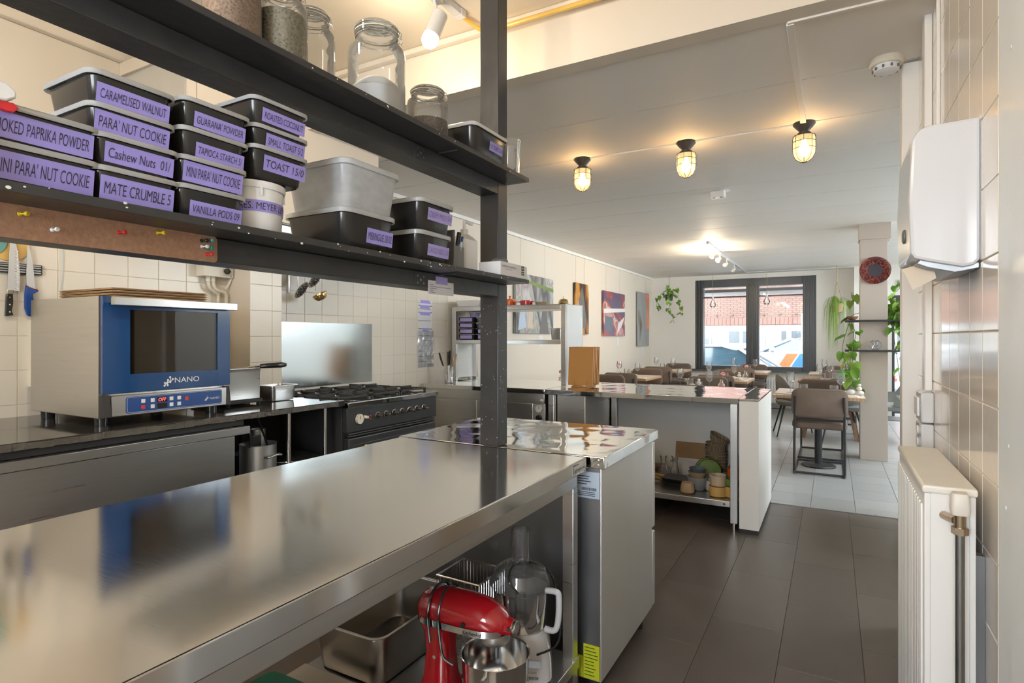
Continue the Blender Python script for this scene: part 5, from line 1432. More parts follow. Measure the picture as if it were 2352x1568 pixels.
for k in range(11):
    t = thing('bread_basket', 'round wicker bread basket in the tall stack', 'basket', (-.785 + random.uniform(-.004, .004), 4.70, SZ + .0235 * k + .02 * 0), 0, 'stacked wicker bread baskets') if k < 10 else thing('bread_basket', 'tilted wicker bread basket on top of the tall stack', 'basket', (-.785, 4.70, SZ + .0235 * 10 + .034))
    g = G().lathe(wv, n=26)
    if k == 10:
        g.v = [Matrix.Rotation(R(28), 3, 'Y') @ p for p in g.v]
    g.build('weave', 'wicker', t, local=True)
    if k < 10: G().tube([(.08 * math.cos(a), .08 * math.sin(a), .062) for a in [2 * PI * q / 26 for q in range(26)]], .004, 6, True).build('rim', 'wicker', t, local=True)
t = thing('white_carton', 'open white carton with brown inside and raised flap', 'box', (-1.005, 4.70, SZ))
g = G().box(-.12, -.10, 0, .12, -.095, .11).box(-.12, .095, 0, .12, .10, .11).box(-.12, -.095, 0, -.115, .095, .11).box(.115, -.095, 0, .12, .095, .11).box(-.115, -.095, 0, .115, .095, .004)
g.build('carton', 'paper', t, local=True)
g = G().box(-.118, -.002, 0, .118, .002, .13); M = Matrix.Rotation(R(-12), 3, 'X'); g.v = [M @ p + Vector((0, .097, .11)) for p in g.v]; g.build('flap', 'cardboard', t, local=True)
box(-.03, -.104, .075, .03, -.1005, .125).build('tab', 'paper', t, local=True)
for i, (x, y) in enumerate(((-1.145, 4.50), (-1.06, 4.52))):
    t = thing('glass_carafe', 'small clear glass carafe on the shelf beside the carton', 'carafe', (x, y, SZ), 0, 'glass carafes on the shelf')
    G().lathe([(0, .002), (.036, .002), (.040, .01), (.038, .06), (.022, .11), (.020, .14), (.030, .175)], n=24).build('body', 'glass', t, local=True)
for k in range(2):
    t = thing('black_pan', ('lower', 'upper')[k] + ' of two stacked square black mini pans with wooden handle', 'pan', (-1.0, 4.345, SZ + .028 * k), R(-8), 'stacked black mini pans')
    G().rloft([(0, .085, .075, .012), (.022, .10, .09, .014), (.026, .102, .092, .014)]).build('pan', 'black_metal', t, local=True)
    G().cyl((-.102, 0, .018), (-.185, 0, .022), .011, n=12).build('handle', 'ceramic_yellow', t, .002, local=True)
for k in range(8):
    t = thing('stacked_bowl', 'beige stoneware bowl in the stack at the shelf end', 'bowl', (-1.29, 4.36, SZ + .030 * k), 0, 'stacked beige bowls')
    G().lathe(cupp(.055, .085, .045), n=28).build('body', 'ceramic_sand' if k % 2 else 'ceramic_cream', t, local=True)
for k in range(5):
    t = thing('stacked_saucer', 'white dish in the low stack at the shelf front', 'dish', (-1.19, 4.175, SZ + .026 * k), 0, 'stacked white dishes')
    G().lathe(cupp(.05, .065, .04), n=28).build('body', 'ceramic_white', t, local=True)
t = thing('bagged_nuts', 'clear bag of brown nuts behind the cups', 'bag', (-.632, 4.668, SZ))
G().lathe([(0, 0), (.05, 0), (.062, .03), (.058, .10), (.034, .15), (.042, .20)], n=18).build('bag', 'film', t, local=True)
G().lathe([(0, .002), (.045, .002), (.056, .03), (.05, .09), (0, .10)], n=18).build('nuts', 'brown_glass', t, local=True)
t = thing('grey_crate', 'grey plastic crate of pouches behind the cups', 'crate', (-.62, 4.50, SZ))
G().rloft([(.0, .065, .08, .012), (.11, .072, .09, .012), (.112, .066, .083, .01), (.01, .058, .073, .01)], top=True).build('body', 'grey_plastic', t, local=True)
for i, (y, z, L) in enumerate(((4.74, .03, .3), (4.76, .05, .28), (4.72, .012, .26))):
    o = box(-1.47, y - .012, SZ + z - .010, -1.47 + L, y + .012, SZ + z + .004).build('wooden_slat', 'oak', bevel=.002); tag(o, 'thin wooden board lying behind the carafes', 'board', 'wooden boards behind the carafes')  # narrow wooden slats piled behind the carafes
# ================================================================== DINING ROOM
def chair_a():
    t = thing('dining_chair', 'brown velvet cantilever chair in front of the column', 'chair', (-.10, 6.05, 0))
    # backrest: rounded panel, slightly reclined, y=0 rear
    g = G().rloft([(0, .215, .118, .055), (.012, .232, .134, .065), (.050, .232, .134, .065), (.062, .215, .118, .055)], k=5)
    M = Matrix.Rotation(R(84), 3, 'X')
    g.v = [M @ p + Vector((0, .045, .668)) for p in g.v]
    g.build('backrest', 'velvet', t, local=True)
    g = G().rloft([(0, .215, .215, .05), (.015, .23, .23, .06), (.055, .23, .23, .06), (.075, .21, .21, .05)], (0, .255, .425), k=5)
    g.build('seat', 'velvet', t, local=True)
    for s in (-1, 1):
        G().tube([(s * .20, -.024, .735), (s * .203, -.02, .60), (s * .203, .0, .42)], .011, 8).build('back_bracket', 'black_metal', t, local=True)
        G().ctube([(s * .205, 0.0, .44), (s * .207, -.01, .10), (s * .207, 0, .03), (s * .207, .03, .013), (s * .207, .64, .013)], .011, 8).build('frame_tube', 'black_metal', t, local=True)
    G().tube([(-.207, .006, .016), (.207, .006, .016)], .011, 8).build('floor_bar', 'black_metal', t, local=True)
    G().tube([(-.207, .64, .016), (.207, .64, .016)], .011, 8).build('floor_bar', 'black_metal', t, local=True)
    G().tube([(-.20, .01, .515), (.20, .01, .515)], .010, 8).build('cross_bar', 'black_metal', t, local=True)
    return t
ca = chair_a()
TN = {'col': 'by the column', 'p': 'closest to the pass', 'm': 'under the ceiling track', 'w': 'in front of the window', 'g': 'below the green painting',
      'o': 'below the red painting', 'n': 'below the narrow tall painting', 's': 'below the spider plant'}
TY = {'col': 6.52, 'p': 6.40, 'm': 8.14, 'w': 10.14, 'g': 6.18, 'o': 7.98, 'n': 9.90, 's': 10.20}
for k, x, f in (('col', -.10, 1), ('s', .10, 0), ('p', -1.30, 0), ('p', -1.32, 1), ('m', -1.30, 0), ('m', -1.30, 1), ('w', -1.28, 0), ('w', -1.22, 1),
                ('g', -2.55, 0), ('g', -2.53, 1), ('o', -2.50, 0), ('o', -2.52, 1), ('n', -2.50, 0), ('n', -2.48, 1), ('s', .10, 1)):
    y = TY[k] + (.94 if f else -.47)
    dup(ca, (x, y, 0), PI if f else 0, 'velvet chair ' + ('facing the pass' if f else 'backing onto the pass') + ' at the table ' + TN[k])
def ped_table():
    t = thing('dining_table', 'oak-edged pedestal dining table ' + TN['col'], 'table', (-.115, 6.52, 0))
    box(-.385, -.40, .705, .385, .40, .730).build('tabletop', 'table_white', t, .002, local=True)
    e = G().box(-.387, -.402, .700, .387, -.400, .729).box(-.387, .400, .700, .387, .402, .729).box(-.387, -.40, .700, -.385, .40, .729).box(.385, -.40, .700, .387, .40, .729)
    e.build('oak_edge', 'oak', t, local=True)
    G().lathe([(0, .004), (.148, .004), (.155, .010), (.148, .016), (.05, .022), (.034, .03), (.034, .66), (.08, .69), (.15, .704), (0, .704)], n=36).build('pedestal', 'black_metal', t, local=True)
    return t
pt = ped_table()
TABS = [(-.115, 6.52, 'col')]
for x, y, k in ((-1.31, 6.40, 'p'), (-1.31, 8.14, 'm'), (-1.27, 10.14, 'w'), (-2.55, 6.18, 'g'), (-2.55, 7.98, 'o'), (-2.52, 9.90, 'n'), (.08, 10.20, 's')):
    dup(pt, (x, y, 0), None, 'oak-edged pedestal dining table ' + TN[k]); TABS.append((x, y, k))
# wooden table between the column and the window
t = thing('wooden_table', 'walnut dining table with slanted wooden legs', 'table', (-.02, 8.62, 0))
box(-.36, -.37, .700, .36, .37, .730).build('tabletop', 'walnut', t, .003, local=True)
for sx in (-1, 1):
    for sy in (-1, 1):
        G().prism([(-.025, -.025), (.025, -.025), (.025, .025), (-.025, .025)], lambda a, b: (sx * .30 + a, sy * .30 + b, 0), lambda a, b: (sx * .16 + a, sy * .16 + b, .70)).build('leg', 'walnut', t, .003, local=True)
box(-.30, -.02, .28, .30, .02, .31).build('stretcher', 'oak', t, .003, local=True)
def chair_b(label, loc, rz, mat):
    t = thing('shell_chair', label, 'chair', loc, rz)
    n = 14; vs = []; fs = []
    for j, (z, r, q) in enumerate(((.43, .20, 1.0), (.47, .235, 1.0), (.60, .245, .95), (.72, .25, .85), (.80, .245, .7))):
        for k in range(n + 1):
            a = R(-100 * q + 200 * q * k / n) - PI / 2
            zz = z - (.18 * (abs(k / n - .5) * 2) ** 3 if j > 2 else 0)
            vs.append((r * math.cos(a), r * .95 * math.sin(a), zz))
    for j in range(4):
        fs += [(j * (n + 1) + k, j * (n + 1) + k + 1, (j + 1) * (n + 1) + k + 1, (j + 1) * (n + 1) + k) for k in range(n)]
    g = G().add(vs, fs)
    m = len(g.v); g.add([(p.x * .9, p.y * .9, p.z) for p in g.v], [f[::-1] for f in fs])
    rim = list(range(4 * (n + 1), 5 * (n + 1)))
    g.f += [(rim[k], rim[k + 1], rim[k + 1] + m, rim[k] + m) for k in range(n)]
    for e in (0, n):
        g.f += [(j * (n + 1) + e, (j + 1) * (n + 1) + e, (j + 1) * (n + 1) + e + m, j * (n + 1) + e + m) for j in range(4)]
    g.build('shell', mat, t, 0, 60, local=True)
    G().rloft([(.40, .20, .20, .08), (.41, .22, .22, .10), (.45, .225, .225, .10), (.475, .20, .20, .09)]).build('seat', mat, t, local=True)
    for sx in (-1, 1):
        for sy in (-1, 1): G().tube([(sx * .14, sy * .14, .405), (sx * .24, sy * .24, 0.0)], [.014, .008], 8).build('leg', 'black_metal', t, local=True)
chair_b('brown shell armchair at the left of the walnut table', (-.42, 8.45, 0), R(-80), 'velvet_grey')
chair_b('pale grey green shell chair beside the column', (.66, 8.42, 0), R(95), 'shell_grey')
chair_b('dark grey shell chair at the near side of the walnut table', (.10, 8.14, 0), R(8), 'velvet_grey')
# tableware
def wine():
    t = thing('wine_glass', 'clear stemmed wine glass on a set dining table', 'glass', (0, 0, -5), 0, 'wine glasses on the dining tables')
    G().lathe([(0, .001), (.034, .001), (.034, .003), (.006, .006), (.0035, .012), (.0035, .085), (.008, .092), (.030, .108), (.040, .135), (.038, .165), (.031, .205)], n=20).build('glass', 'glass', t, local=True)
    return t
def tumbler():
    t = thing('tumbler', 'clear water tumbler on a set dining table', 'glass', (0, 0, -5), 0, 'tumblers on the dining tables')
    G().lathe([(0, .004), (.030, .001), (.032, .003), (.038, .05), (.036, .095)], n=20).build('glass', 'glass', t, local=True)
    return t
def napkin():
    t = thing('napkin', 'folded cream napkin on a set dining table', 'napkin', (0, 0, -5), 0, 'napkins on the dining tables')
    box(-.05, -.09, 0, .05, .09, .010).build('cloth', 'paper_cream', t, .004, local=True)
    return t
def flower(name, label, m, x, y, z, h=.13):
    t = thing(name, label, 'vase', (x, y, z))
    if m == 'green_glass':
        G().lathe([(0, .002), (.028, .001), (.030, .004), (.030, .12)], n=20).build('vase', m, t, local=True)
    else:
        G().lathe([(0, .002), (.034, .001), (.038, .008), (.036, .05), (.016, .075), (.014, .10), (.018, .108)], n=20).build('vase', m, t, local=True)
    G().ctube([(0, 0, .02), (.006, 0, h), (.012, .0, h + .02)], .002, 6).build('stem', 'stem', t, local=True)
    g = G()
    for k in range(26):
        a = random.uniform(0, 2 * PI); e = random.uniform(-.2, 1.4); r = .022
        c = Vector((.012 + r * math.cos(a) * math.cos(e) * .8, r * math.sin(a) * math.cos(e) * .8, h + .03 + r * math.sin(e)))
        g.ball(c, (.010, .010, .007), 6, 4)
    g.build('blossom', 'pink_petal', t, local=True)
def stones(x, y, z, lab):
    t = thing('ceramic_pebbles', lab, 'shakers', (x, y, z))
    for dx, dy, r, dz in ((-.035, 0, (.042, .032, .028), .028), (.035, -.01, (.035, .03, .024), .024), (.03, -.005, (.024, .022, .020), .066), (.03, -.004, (.016, .015, .014), .098)):
        G().ball((dx, dy, dz), r, 16, 10).build('pebble', 'ceramic_white', t, local=True)
wg, tb, nk = wine(), tumbler(), napkin()
used = set()
def place(src, what, x, y, z, where, rz=0):
    if src.name in used: src = dup(src, (x, y, z), rz)
    else:
        used.add(src.name); src.location = (x, y, z); src.rotation_euler = (0, 0, rz); OFF[src.name] = Vector((x, y, z))
    src['label'] = what + ' on the table ' + where; src['group'] = what + ' set ' + where
TZ_ = .7305
WG, TB, NK = 'clear stemmed wine glass', 'clear water tumbler', 'folded cream napkin'
for s_, w_, x, y, rz in ((wg, WG, -.36, 6.42, 0), (tb, TB, -.24, 6.34, 0), (wg, WG, .08, 6.47, 0), (tb, TB, .02, 6.30, 0), (nk, NK, -.40, 6.24, R(70)), (nk, NK, .13, 6.22, R(80))):
    place(s_, w_, x, y, TZ_, TN['col'], rz)
stones(.20, 6.38, TZ_, 'stacked cream ceramic pebbles on the table by the column')
for x, y, k in TABS[1:]:
    for s_, w_, dx, dy, rz in ((wg, WG, .20, -.16, 0), (wg, WG, -.18, .20, 0), (tb, TB, .10, -.20, 0), (tb, TB, -.08, .24, 0), (nk, NK, .26, -.28, R(85)), (nk, NK, -.05, .33, R(95))):
        place(s_, w_, x + dx, y + dy, TZ_, TN[k], rz)
for x, y in ((-.14, 8.70), (-.02, 8.78), (.20, 8.70)): place(wg, WG, x, y, TZ_, 'with slanted walnut legs')
for x, y in ((-.10, 8.45), (.04, 8.54)): place(tb, TB, x, y, TZ_, 'with slanted walnut legs')
flower('bud_vase', 'green glass vase with pink carnation on the walnut table', 'green_glass', .10, 8.68, TZ_, .15)
flower('bud_vase', 'rose glass bottle vase with pink carnation near the pass', 'rose_glass', -1.02, 6.42, TZ_)
flower('bud_vase', 'clear bottle vase with pink carnation on the middle table', 'glass', -1.00, 8.20, TZ_)
flower('bud_vase', 'rose glass vase with pink flower by the left wall', 'rose_glass', -2.68, 5.95, TZ_)
flower('bud_vase', 'clear vase with pink flower on the table under the red painting', 'glass', -2.72, 8.1, TZ_)
stones(-1.06, 7.84, TZ_, 'cream ceramic pebbles on the middle table')
stones(-1.27, 6.36, TZ_, 'cream ceramic pebbles beside the rose glass bottle vase')
stones(.24, 8.44, TZ_, 'cream ceramic pebbles on the walnut table')
# paintings on the left wall
def painting(label, y0, y1, z0, z1, m, motifs=()):
    t = thing('painting', label, 'painting', (XL + .02, (y0 + y1) / 2, (z0 + z1) / 2))
    box(XL + .012, y0, z0, XL + .040, y1, z1).build('canvas', m, t, .002)
    for y in (y0 + .18 * (y1 - y0), y1 - .18 * (y1 - y0)):
        G().cyl((XL + .008, y, z1), (XL + .008, y, 2.43), .0012, n=5).build('hanging_wire', 'steel_dull', t)
    for nm, mt, poly in motifs:
        G().prism([(y0 + a * (y1 - y0), z0 + b * (z1 - z0)) for a, b in poly], lambda p, q: (XL + .0395, p, q), lambda p, q: (XL + .0412, p, q)).build(nm, mt, t, 0, 0)
    c = box(XL + .001, y1 - .34, z0 - .16, XL + .003, y1 - .22, z0 - .02).build('caption_card', 'paper', t, 0, 0)
painting('large abstract painting of pale green and grey folds', 5.70, 6.70, 1.33, 2.02, 'art_green', [('painted_fold', 'grey_plastic', [(.60, 0), (.66, .30), (.72, .62), (.80, .40), (.86, 0)]), ('painted_band', 'ceramic_green', [(.2, .92), (1, .82), (1, .76), (.2, .86)]), ('painted_fold', 'label_blue', [(.05, .05), (.12, .5), (.2, .55), (.25, .1)]), ('painted_fold', 'paper_cream', [(.28, .1), (.33, .5), (.40, .52), (.42, .08)])])
painting('tall orange painting with a dark figure', 7.43, 7.93, 1.33, 2.05, 'art_orange', [('painted_figure', 'grey_plastic', [(.18, .25), (.24, .65), (.38, .82), (.46, .94), (.56, .84), (.66, .62), (.80, .28), (.72, .10), (.40, .14)])])
painting('abstract red and white painting', 8.57, 9.62, 1.31, 2.02, 'art_red', [('painted_band', 'paper', [(0, .60), (1, .66), (1, .58), (0, .50)]), ('painted_wedge', 'paper', [(.60, .04), (.66, .30), (.98, .46), (.84, .24)]), ('painted_field', 'ceramic_blue', [(.05, .14), (.05, .44), (.42, .42), (.36, .10)])])
painting('narrow tall grey and orange painting nearest the window', 10.38, 11.12, 1.12, 2.13, 'art_lady', [('painted_field', 'orange_enamel', [(.70, 0.35), (1, .30), (1, .98), (.62, .98), (.76, .7)])])
# plants
def leaf_mesh(name, m, L=.09, W=.07):
    pts = [(0, 0), (.28, -.1), (.5, .12), (.48, .4), (.28, .75), (0, 1.0)]
    vs = [(0, y * L, -.006 * math.sin(y * 3)) for _, y in pts] + [(x * W, y * L, .010 - .03 * (y - .3) ** 2) for x, y in pts[1:5]] + [(-x * W, y * L, .010 - .03 * (y - .3) ** 2) for x, y in pts[1:5]]
    mid = [(0, 0, 0)] + [(0, y * L, -.004) for y in (.12, .4, .75)] + [(0, L, -.012)]
    vs = mid[:]
    for s in (1, -1):
        for x, y in pts[1:5]: vs.append((s * x * W, y * L, .008))
    fs = []
    for b in (5, 9):
        fs += [(0, b, b + 1, 1), (1, b + 1, b + 2, 2), (2, b + 2, b + 3, 3), (3, b + 3, 4)]
    g = G().add(vs, fs)
    me = g.mesh(name, m, 0, 60)
    return me
LM = [leaf_mesh('leaf', 'leaf'), leaf_mesh('leaf', 'leaf_light')]
def trailing(label, loc, vines, pot=None, size=1.0, name='trailing_plant', seed=1):
    rnd = random.Random(seed)
    t = thing(name, label, 'plant', loc)
    L = Vector(loc)
    if pot: G().lathe([(0, .0), (.05, .0), (.065, .01), (.075, .11), (.078, .115), (.068, .115), (.06, .02), (0, .02)], n=20).build('pot', pot, t, local=True)
    for pts, n, s in vines:
        G().ctube([Vector(p) for p in pts], .003, 6).build('vine', 'stem', t, local=True)
        m = len(pts) - 1
        for k in range(n):
            u = (k + .6) / n * m; i = min(int(u), m - 1); f = u - i
            p = Vector(pts[i]).lerp(Vector(pts[i + 1]), f) + Vector((rnd.uniform(-.035, .035), rnd.uniform(-.04, .02), rnd.uniform(-.03, .03))) * size
            side = 1 if k % 2 else -1
            ob = put(LM[rnd.randrange(2)], 'leaf', Vector(p) + L, t, (R(rnd.uniform(-75, -25)), R(rnd.uniform(-25, 25)), R(rnd.uniform(-70, 70) + 180 * (rnd.random() < .2)) + side * .6))
            q = s * rnd.uniform(.75, 1.2); ob.scale = (q, q, q)
    return t
# --- column shelves and what they carry
for z, x0, x1, lab in ((1.446, .125, .665, 'upper dark shelf wrapped around the column'), (1.134, .125, .600, 'lower dark shelf wrapped around the column')):
    t = thing('column_shelf', lab, 'shelf', ((x0 + x1) / 2, 7.1, z))
    box(x0, 6.955, z, x1, 7.068, z + .018).build('front_board', 'black_matte', t, .002)
    box(x0, 7.068, z, .260, 7.30, z + .018).build('side_board', 'black_matte', t, .002)
    box(.511, 7.068, z, x1, 7.325, z + .018).build('side_board', 'black_matte', t, .002)
    if z > 1.3: box(.27, 7.325, z, x1, 7.52, z + .018).build('rear_board', 'black_matte', t, .002)
t = thing('wooden_bowl', 'small brown bowl on the upper column shelf', 'bowl', (.190, 7.02, 1.4645))
G().lathe([(0, .001), (.025, .001), (.05, .02), (.056, .038), (.052, .038), (.045, .02), (0, .006)], n=24).build('body', 'walnut', t, local=True)
t = thing('knot_ornament', 'clear twisted glass knot ornament on the lower column shelf', 'ornament', (.395, 7.01, 1.1525))
for k in range(3):
    a = R(60 * k)
    G().tube([(.055 * math.cos(q) * math.cos(a), .03 * math.sin(q + k), .052 + .048 * math.sin(q + a)) for q in [2 * PI * i / 24 for i in range(24)]], .004, 6, True).build('loop', 'pc', t, local=True)
t = thing('wall_plate', 'dark red patterned plate mounted on the column', 'plate', (.396, 7.066, 1.978))
def disc(r0, r1, y0, y1, m, nm):
    g = G().lathe([(r0, y0), (r1, y1)] if r0 else [(0, y0), (r1, y1)], n=40); g.v = [Vector((p.x, -p.z, p.y)) for p in g.v]; g.build(nm, m, t, 0, 60, local=True)
g = G().lathe([(0, .012), (.068, .012), (.072, .014), (.125, .028), (.138, .030), (.141, .026), (.12, .012), (.07, .002), (0, .002)], n=44); g.v = [Vector((p.x, -p.z, p.y)) for p in g.v]
g.build('plate', 'plate_red', t, 0, 50, local=True)
g = G().cyl((0, -.0122, 0), (0, -.0135, 0), .066, n=36); g.build('centre', 'plate_black', t, local=True)
ring = G()
for k in range(8):
    a = 2 * PI * k / 8
    ring.tube([(.098 * math.cos(a) + .026 * math.cos(b), -.0245, .098 * math.sin(a) + .026 * math.sin(b)) for b in [a + R(90 + 18 * i) for i in range(11)]], .0022, 5)
ring.build('scallop_line', 'tail_red', t, local=True)
trailing('heart-leaf trailing plant growing around both sides of the column', (.39, 7.42, 1.4645), [
    ([(0, 0, .10), (.10, -.16, .20), (.20, -.30, .30), (.27, -.30, .38)], 9, 1.25), ([(0, 0, .10), (.20, -.22, .18), (.28, -.34, .14), (.36, -.34, .0)], 11, 1.25),
    ([(0, 0, .10), (.18, -.24, .12), (.22, -.36, -.06), (.25, -.36, -.22), (.24, -.36, -.36)], 15, 1.2), ([(0, 0, .10), (.16, -.22, .10), (.16, -.36, -.1), (.20, -.36, -.42), (.22, -.36, -.62)], 9, 1.05),
    ([(.15, -.2, .10), (.27, -.32, -.1), (.34, -.34, -.25)], 8, 1.2), ([(.15, -.2, .20), (.30, -.34, .22), (.40, -.36, .10), (.43, -.36, -.05)], 10, 1.3), ([(.15, -.2, .10), (.26, -.36, .0), (.30, -.38, -.16), (.30, -.38, -.30)], 9, 1.3),
    ([(0, 0, .10), (-.18, -.16, .22), (-.20, -.28, .30)], 3, 1.2), ([(0, 0, .1), (-.20, -.18, .05), (-.17, -.40, -.15), (-.20, -.40, -.28), (-.23, -.40, -.42)], 6, 1.2),
    ([(-.18, -.2, -.1), (-.2, -.48, -.30), (-.23, -.48, -.5), (-.2, -.46, -.62), (-.17, -.45, -.66)], 14, 1.25), ([(-.2, -.18, .05), (-.29, -.4, -.28), (-.26, -.47, -.48), (-.25, -.45, -.60)], 7, 1.2)], 'pot_dark', 1.2, seed=3)
# hanging pothos by the left corner
t = trailing('pothos in a dark pot hanging in the window corner', (-2.70, 11.02, 1.98), [
    ([(0, 0, .10), (-.12, -.05, .14), (-.2, -.06, .0), (-.22, -.06, -.12)], 9, 1.05), ([(0, 0, .10), (.10, -.06, .14), (.2, -.08, .02), (.22, -.08, -.15), (.25, -.08, -.3)], 11, 1.05),
    ([(0, -.05, .10), (.02, -.12, .05), (.06, -.12, -.2), (.12, -.1, -.42)], 10, .95), ([(0, .0, .10), (-.05, -.1, .22), (.02, -.1, .26)], 6, 1.05), ([(0, 0, .1), (.08, -.05, .2), (.16, -.05, .18)], 6, 1.05)], 'pot_dark', 1.3, seed=9)
for a in (0, 120, 240): G().tube([(.07 * math.cos(R(a)), .07 * math.sin(R(a)), .11), (0, 0, .30)], .0025, 5).build('cord', 'black_matte', t, local=True)
G().tube([(0, 0, .30), (0, 0, .489)], .003, 6).build('hook', 'black_matte', t, local=True)
# spider plant in macrame
t = thing('spider_plant', 'spider plant in a jute macrame hanger beside the window', 'plant', (.08, 10.9, 1.70))
G().lathe([(0, 0), (.06, .0), (.085, .05), (.09, .14), (.08, .14), (.07, .03), (0, .02)], n=20).build('pot', 'pot_jute', t, local=True)
for a in (20, 140, 260): G().tube([(.06 * math.cos(R(a)), .06 * math.sin(R(a)), -.02), (.092 * math.cos(R(a)), .092 * math.sin(R(a)), .10), (.05 * math.cos(R(a)), .05 * math.sin(R(a)), .3), (0, 0, .52)], .005, 6).build('hanger_cord', 'rope', t, local=True)
G().tube([(0, 0, .52), (0, 0, .769)], .006, 6).build('hanger_cord', 'rope', t, local=True)
G().tube([(0, 0, -.02), (0, 0, -.10), (.0, .0, -.20)], [.012, .02, .014], 8).build('tassel', 'rope', t, local=True)
fg = G(); rnd = random.Random(4)
for k in range(120):
    a = rnd.uniform(0, 2 * PI); Ln = rnd.uniform(.10, .62) ** 1.0; rr = rnd.uniform(.07, .22); w_ = rnd.uniform(.0035, .0065); ap = rnd.uniform(.14, .27)
    if rnd.random() < .55: a = R(rnd.uniform(140, 270)); Ln += .12
    P = [(.02, .12), (rr * .45, ap), (rr * .8, ap - .03), (rr, ap - .10), (rr * 1.1, -Ln * .35), (rr * rnd.uniform(1.0, 1.15), -Ln)]
    vs = []
    for i, (r_, z) in enumerate(P):
        w2_ = w_ * (1 - .9 * (i / 5) ** 2)
        c, s = math.cos(a), math.sin(a)
        vs += [(r_ * c - w2_ * s, r_ * s + w2_ * c, z), (r_ * c + w2_ * s, r_ * s - w2_ * c, z)]
    fg.add(vs, [(2 * i, 2 * i + 1, 2 * i + 3, 2 * i + 2) for i in range(5)])
stuff(fg.build('foliage', 'leaf_light', t, 0, 60, local=True))
# radiator under the window, exit sign
def radiator(name, label, x0, x1, y0, y1, z0, z1, axis):
    t = thing(name, label, 'radiator', ((x0 + x1) / 2, (y0 + y1) / 2, z0))
    box(x0, y0, z0, x1, y1, z1).build('panel', 'white_enamel', t, .006)
    if axis == 'x':
        n = int((x1 - x0) / .045)
        for k in range(n): box(x0 + .02 + .045 * k, y0 - .010, z0 + .04, x0 + .02 + .045 * k + .022, y0 + .001, z1 - .04).build('rib', 'white_enamel', t, .004)
    return t
radiator('window_radiator', 'white ribbed radiator beneath the front window', -2.1, -.30, 11.38, 11.46, .10, .56, 'x')
t = thing('exit_sign', 'small green and white emergency exit sign', 'sign', (1.10, 11.2, 2.16))
box(.96, 11.185, 2.09, 1.28, 11.218, 2.22).build('housing', 'white_gloss', t, .003)
box(.98, 11.183, 2.10, 1.09, 11.185, 2.21).build('sign_face', 'exit_green', t)
# ================================================================== RIGHT WALL
def dispenser():
    t = thing('towel_dispenser', 'white paper towel dispenser with a sheet hanging out', 'dispenser', (.26, 1.96, 1.48))
    y0, y1, xw, xf = 1.818, 2.125, .3245, .182
    prof = [(xw, 1.832), (xf + .045, 1.828)] + [(xf + .045 - .045 * math.sin(R(a)), 1.783 + .045 * math.cos(R(a))) for a in range(10, 91, 10)] + [(xf - .006, 1.64), (xf - .002, 1.50), (xf + .006, 1.486), (xf + .03, 1.478), (xw - .035, 1.458), (xw - .012, 1.462), (xw, 1.475)]
    G().prism(prof, lambda a, b: (a, y0, b), lambda a, b: (a, y1, b)).build('cover', 'white_gloss', t, .008, 50)
    box(xw, y0 - .003, 1.475, .3248, y1, 1.835).build('back_plate', 'white_plastic', t)
    G().prism([(xw, 1.470), (xf + .02, 1.484), (xf + .012, 1.474), (xf + .035, 1.462), (xw - .05, 1.446), (xw, 1.455)], lambda a, b: (a, y0 + .012, b), lambda a, b: (a, y1 - .012, b)).build('mouth', 'steel_dark', t, .002)
    G().ball((xf - .006, 1.93, 1.56), (.006, .02, .02), 14, 8).build('sight_window', 'grey_plastic', t)
    sh = G(); n = 6; A, B_, C_, D_ = Vector((.169, 1.90, 1.468)), Vector((.190, 1.872, 1.408)), Vector((.240, 1.858, 1.436)), Vector((.232, 1.885, 1.482))
    grid = [(A.lerp(D_, i / n).lerp(B_.lerp(C_, i / n), j / n) + Vector((0, -.006 * math.sin(PI * j / n), 0))) for j in range(n + 1) for i in range(n + 1)]
    fs = [(j * (n + 1) + i, j * (n + 1) + i + 1, (j + 1) * (n + 1) + i + 1, (j + 1) * (n + 1) + i) for j in range(n) for i in range(n)]
    sh.add(grid, fs); sh.add([p + Vector((0, .0008, 0)) for p in grid], fs)
    sh.build('paper_towel', 'paper_cream', t, 0, 60)
dispenser()
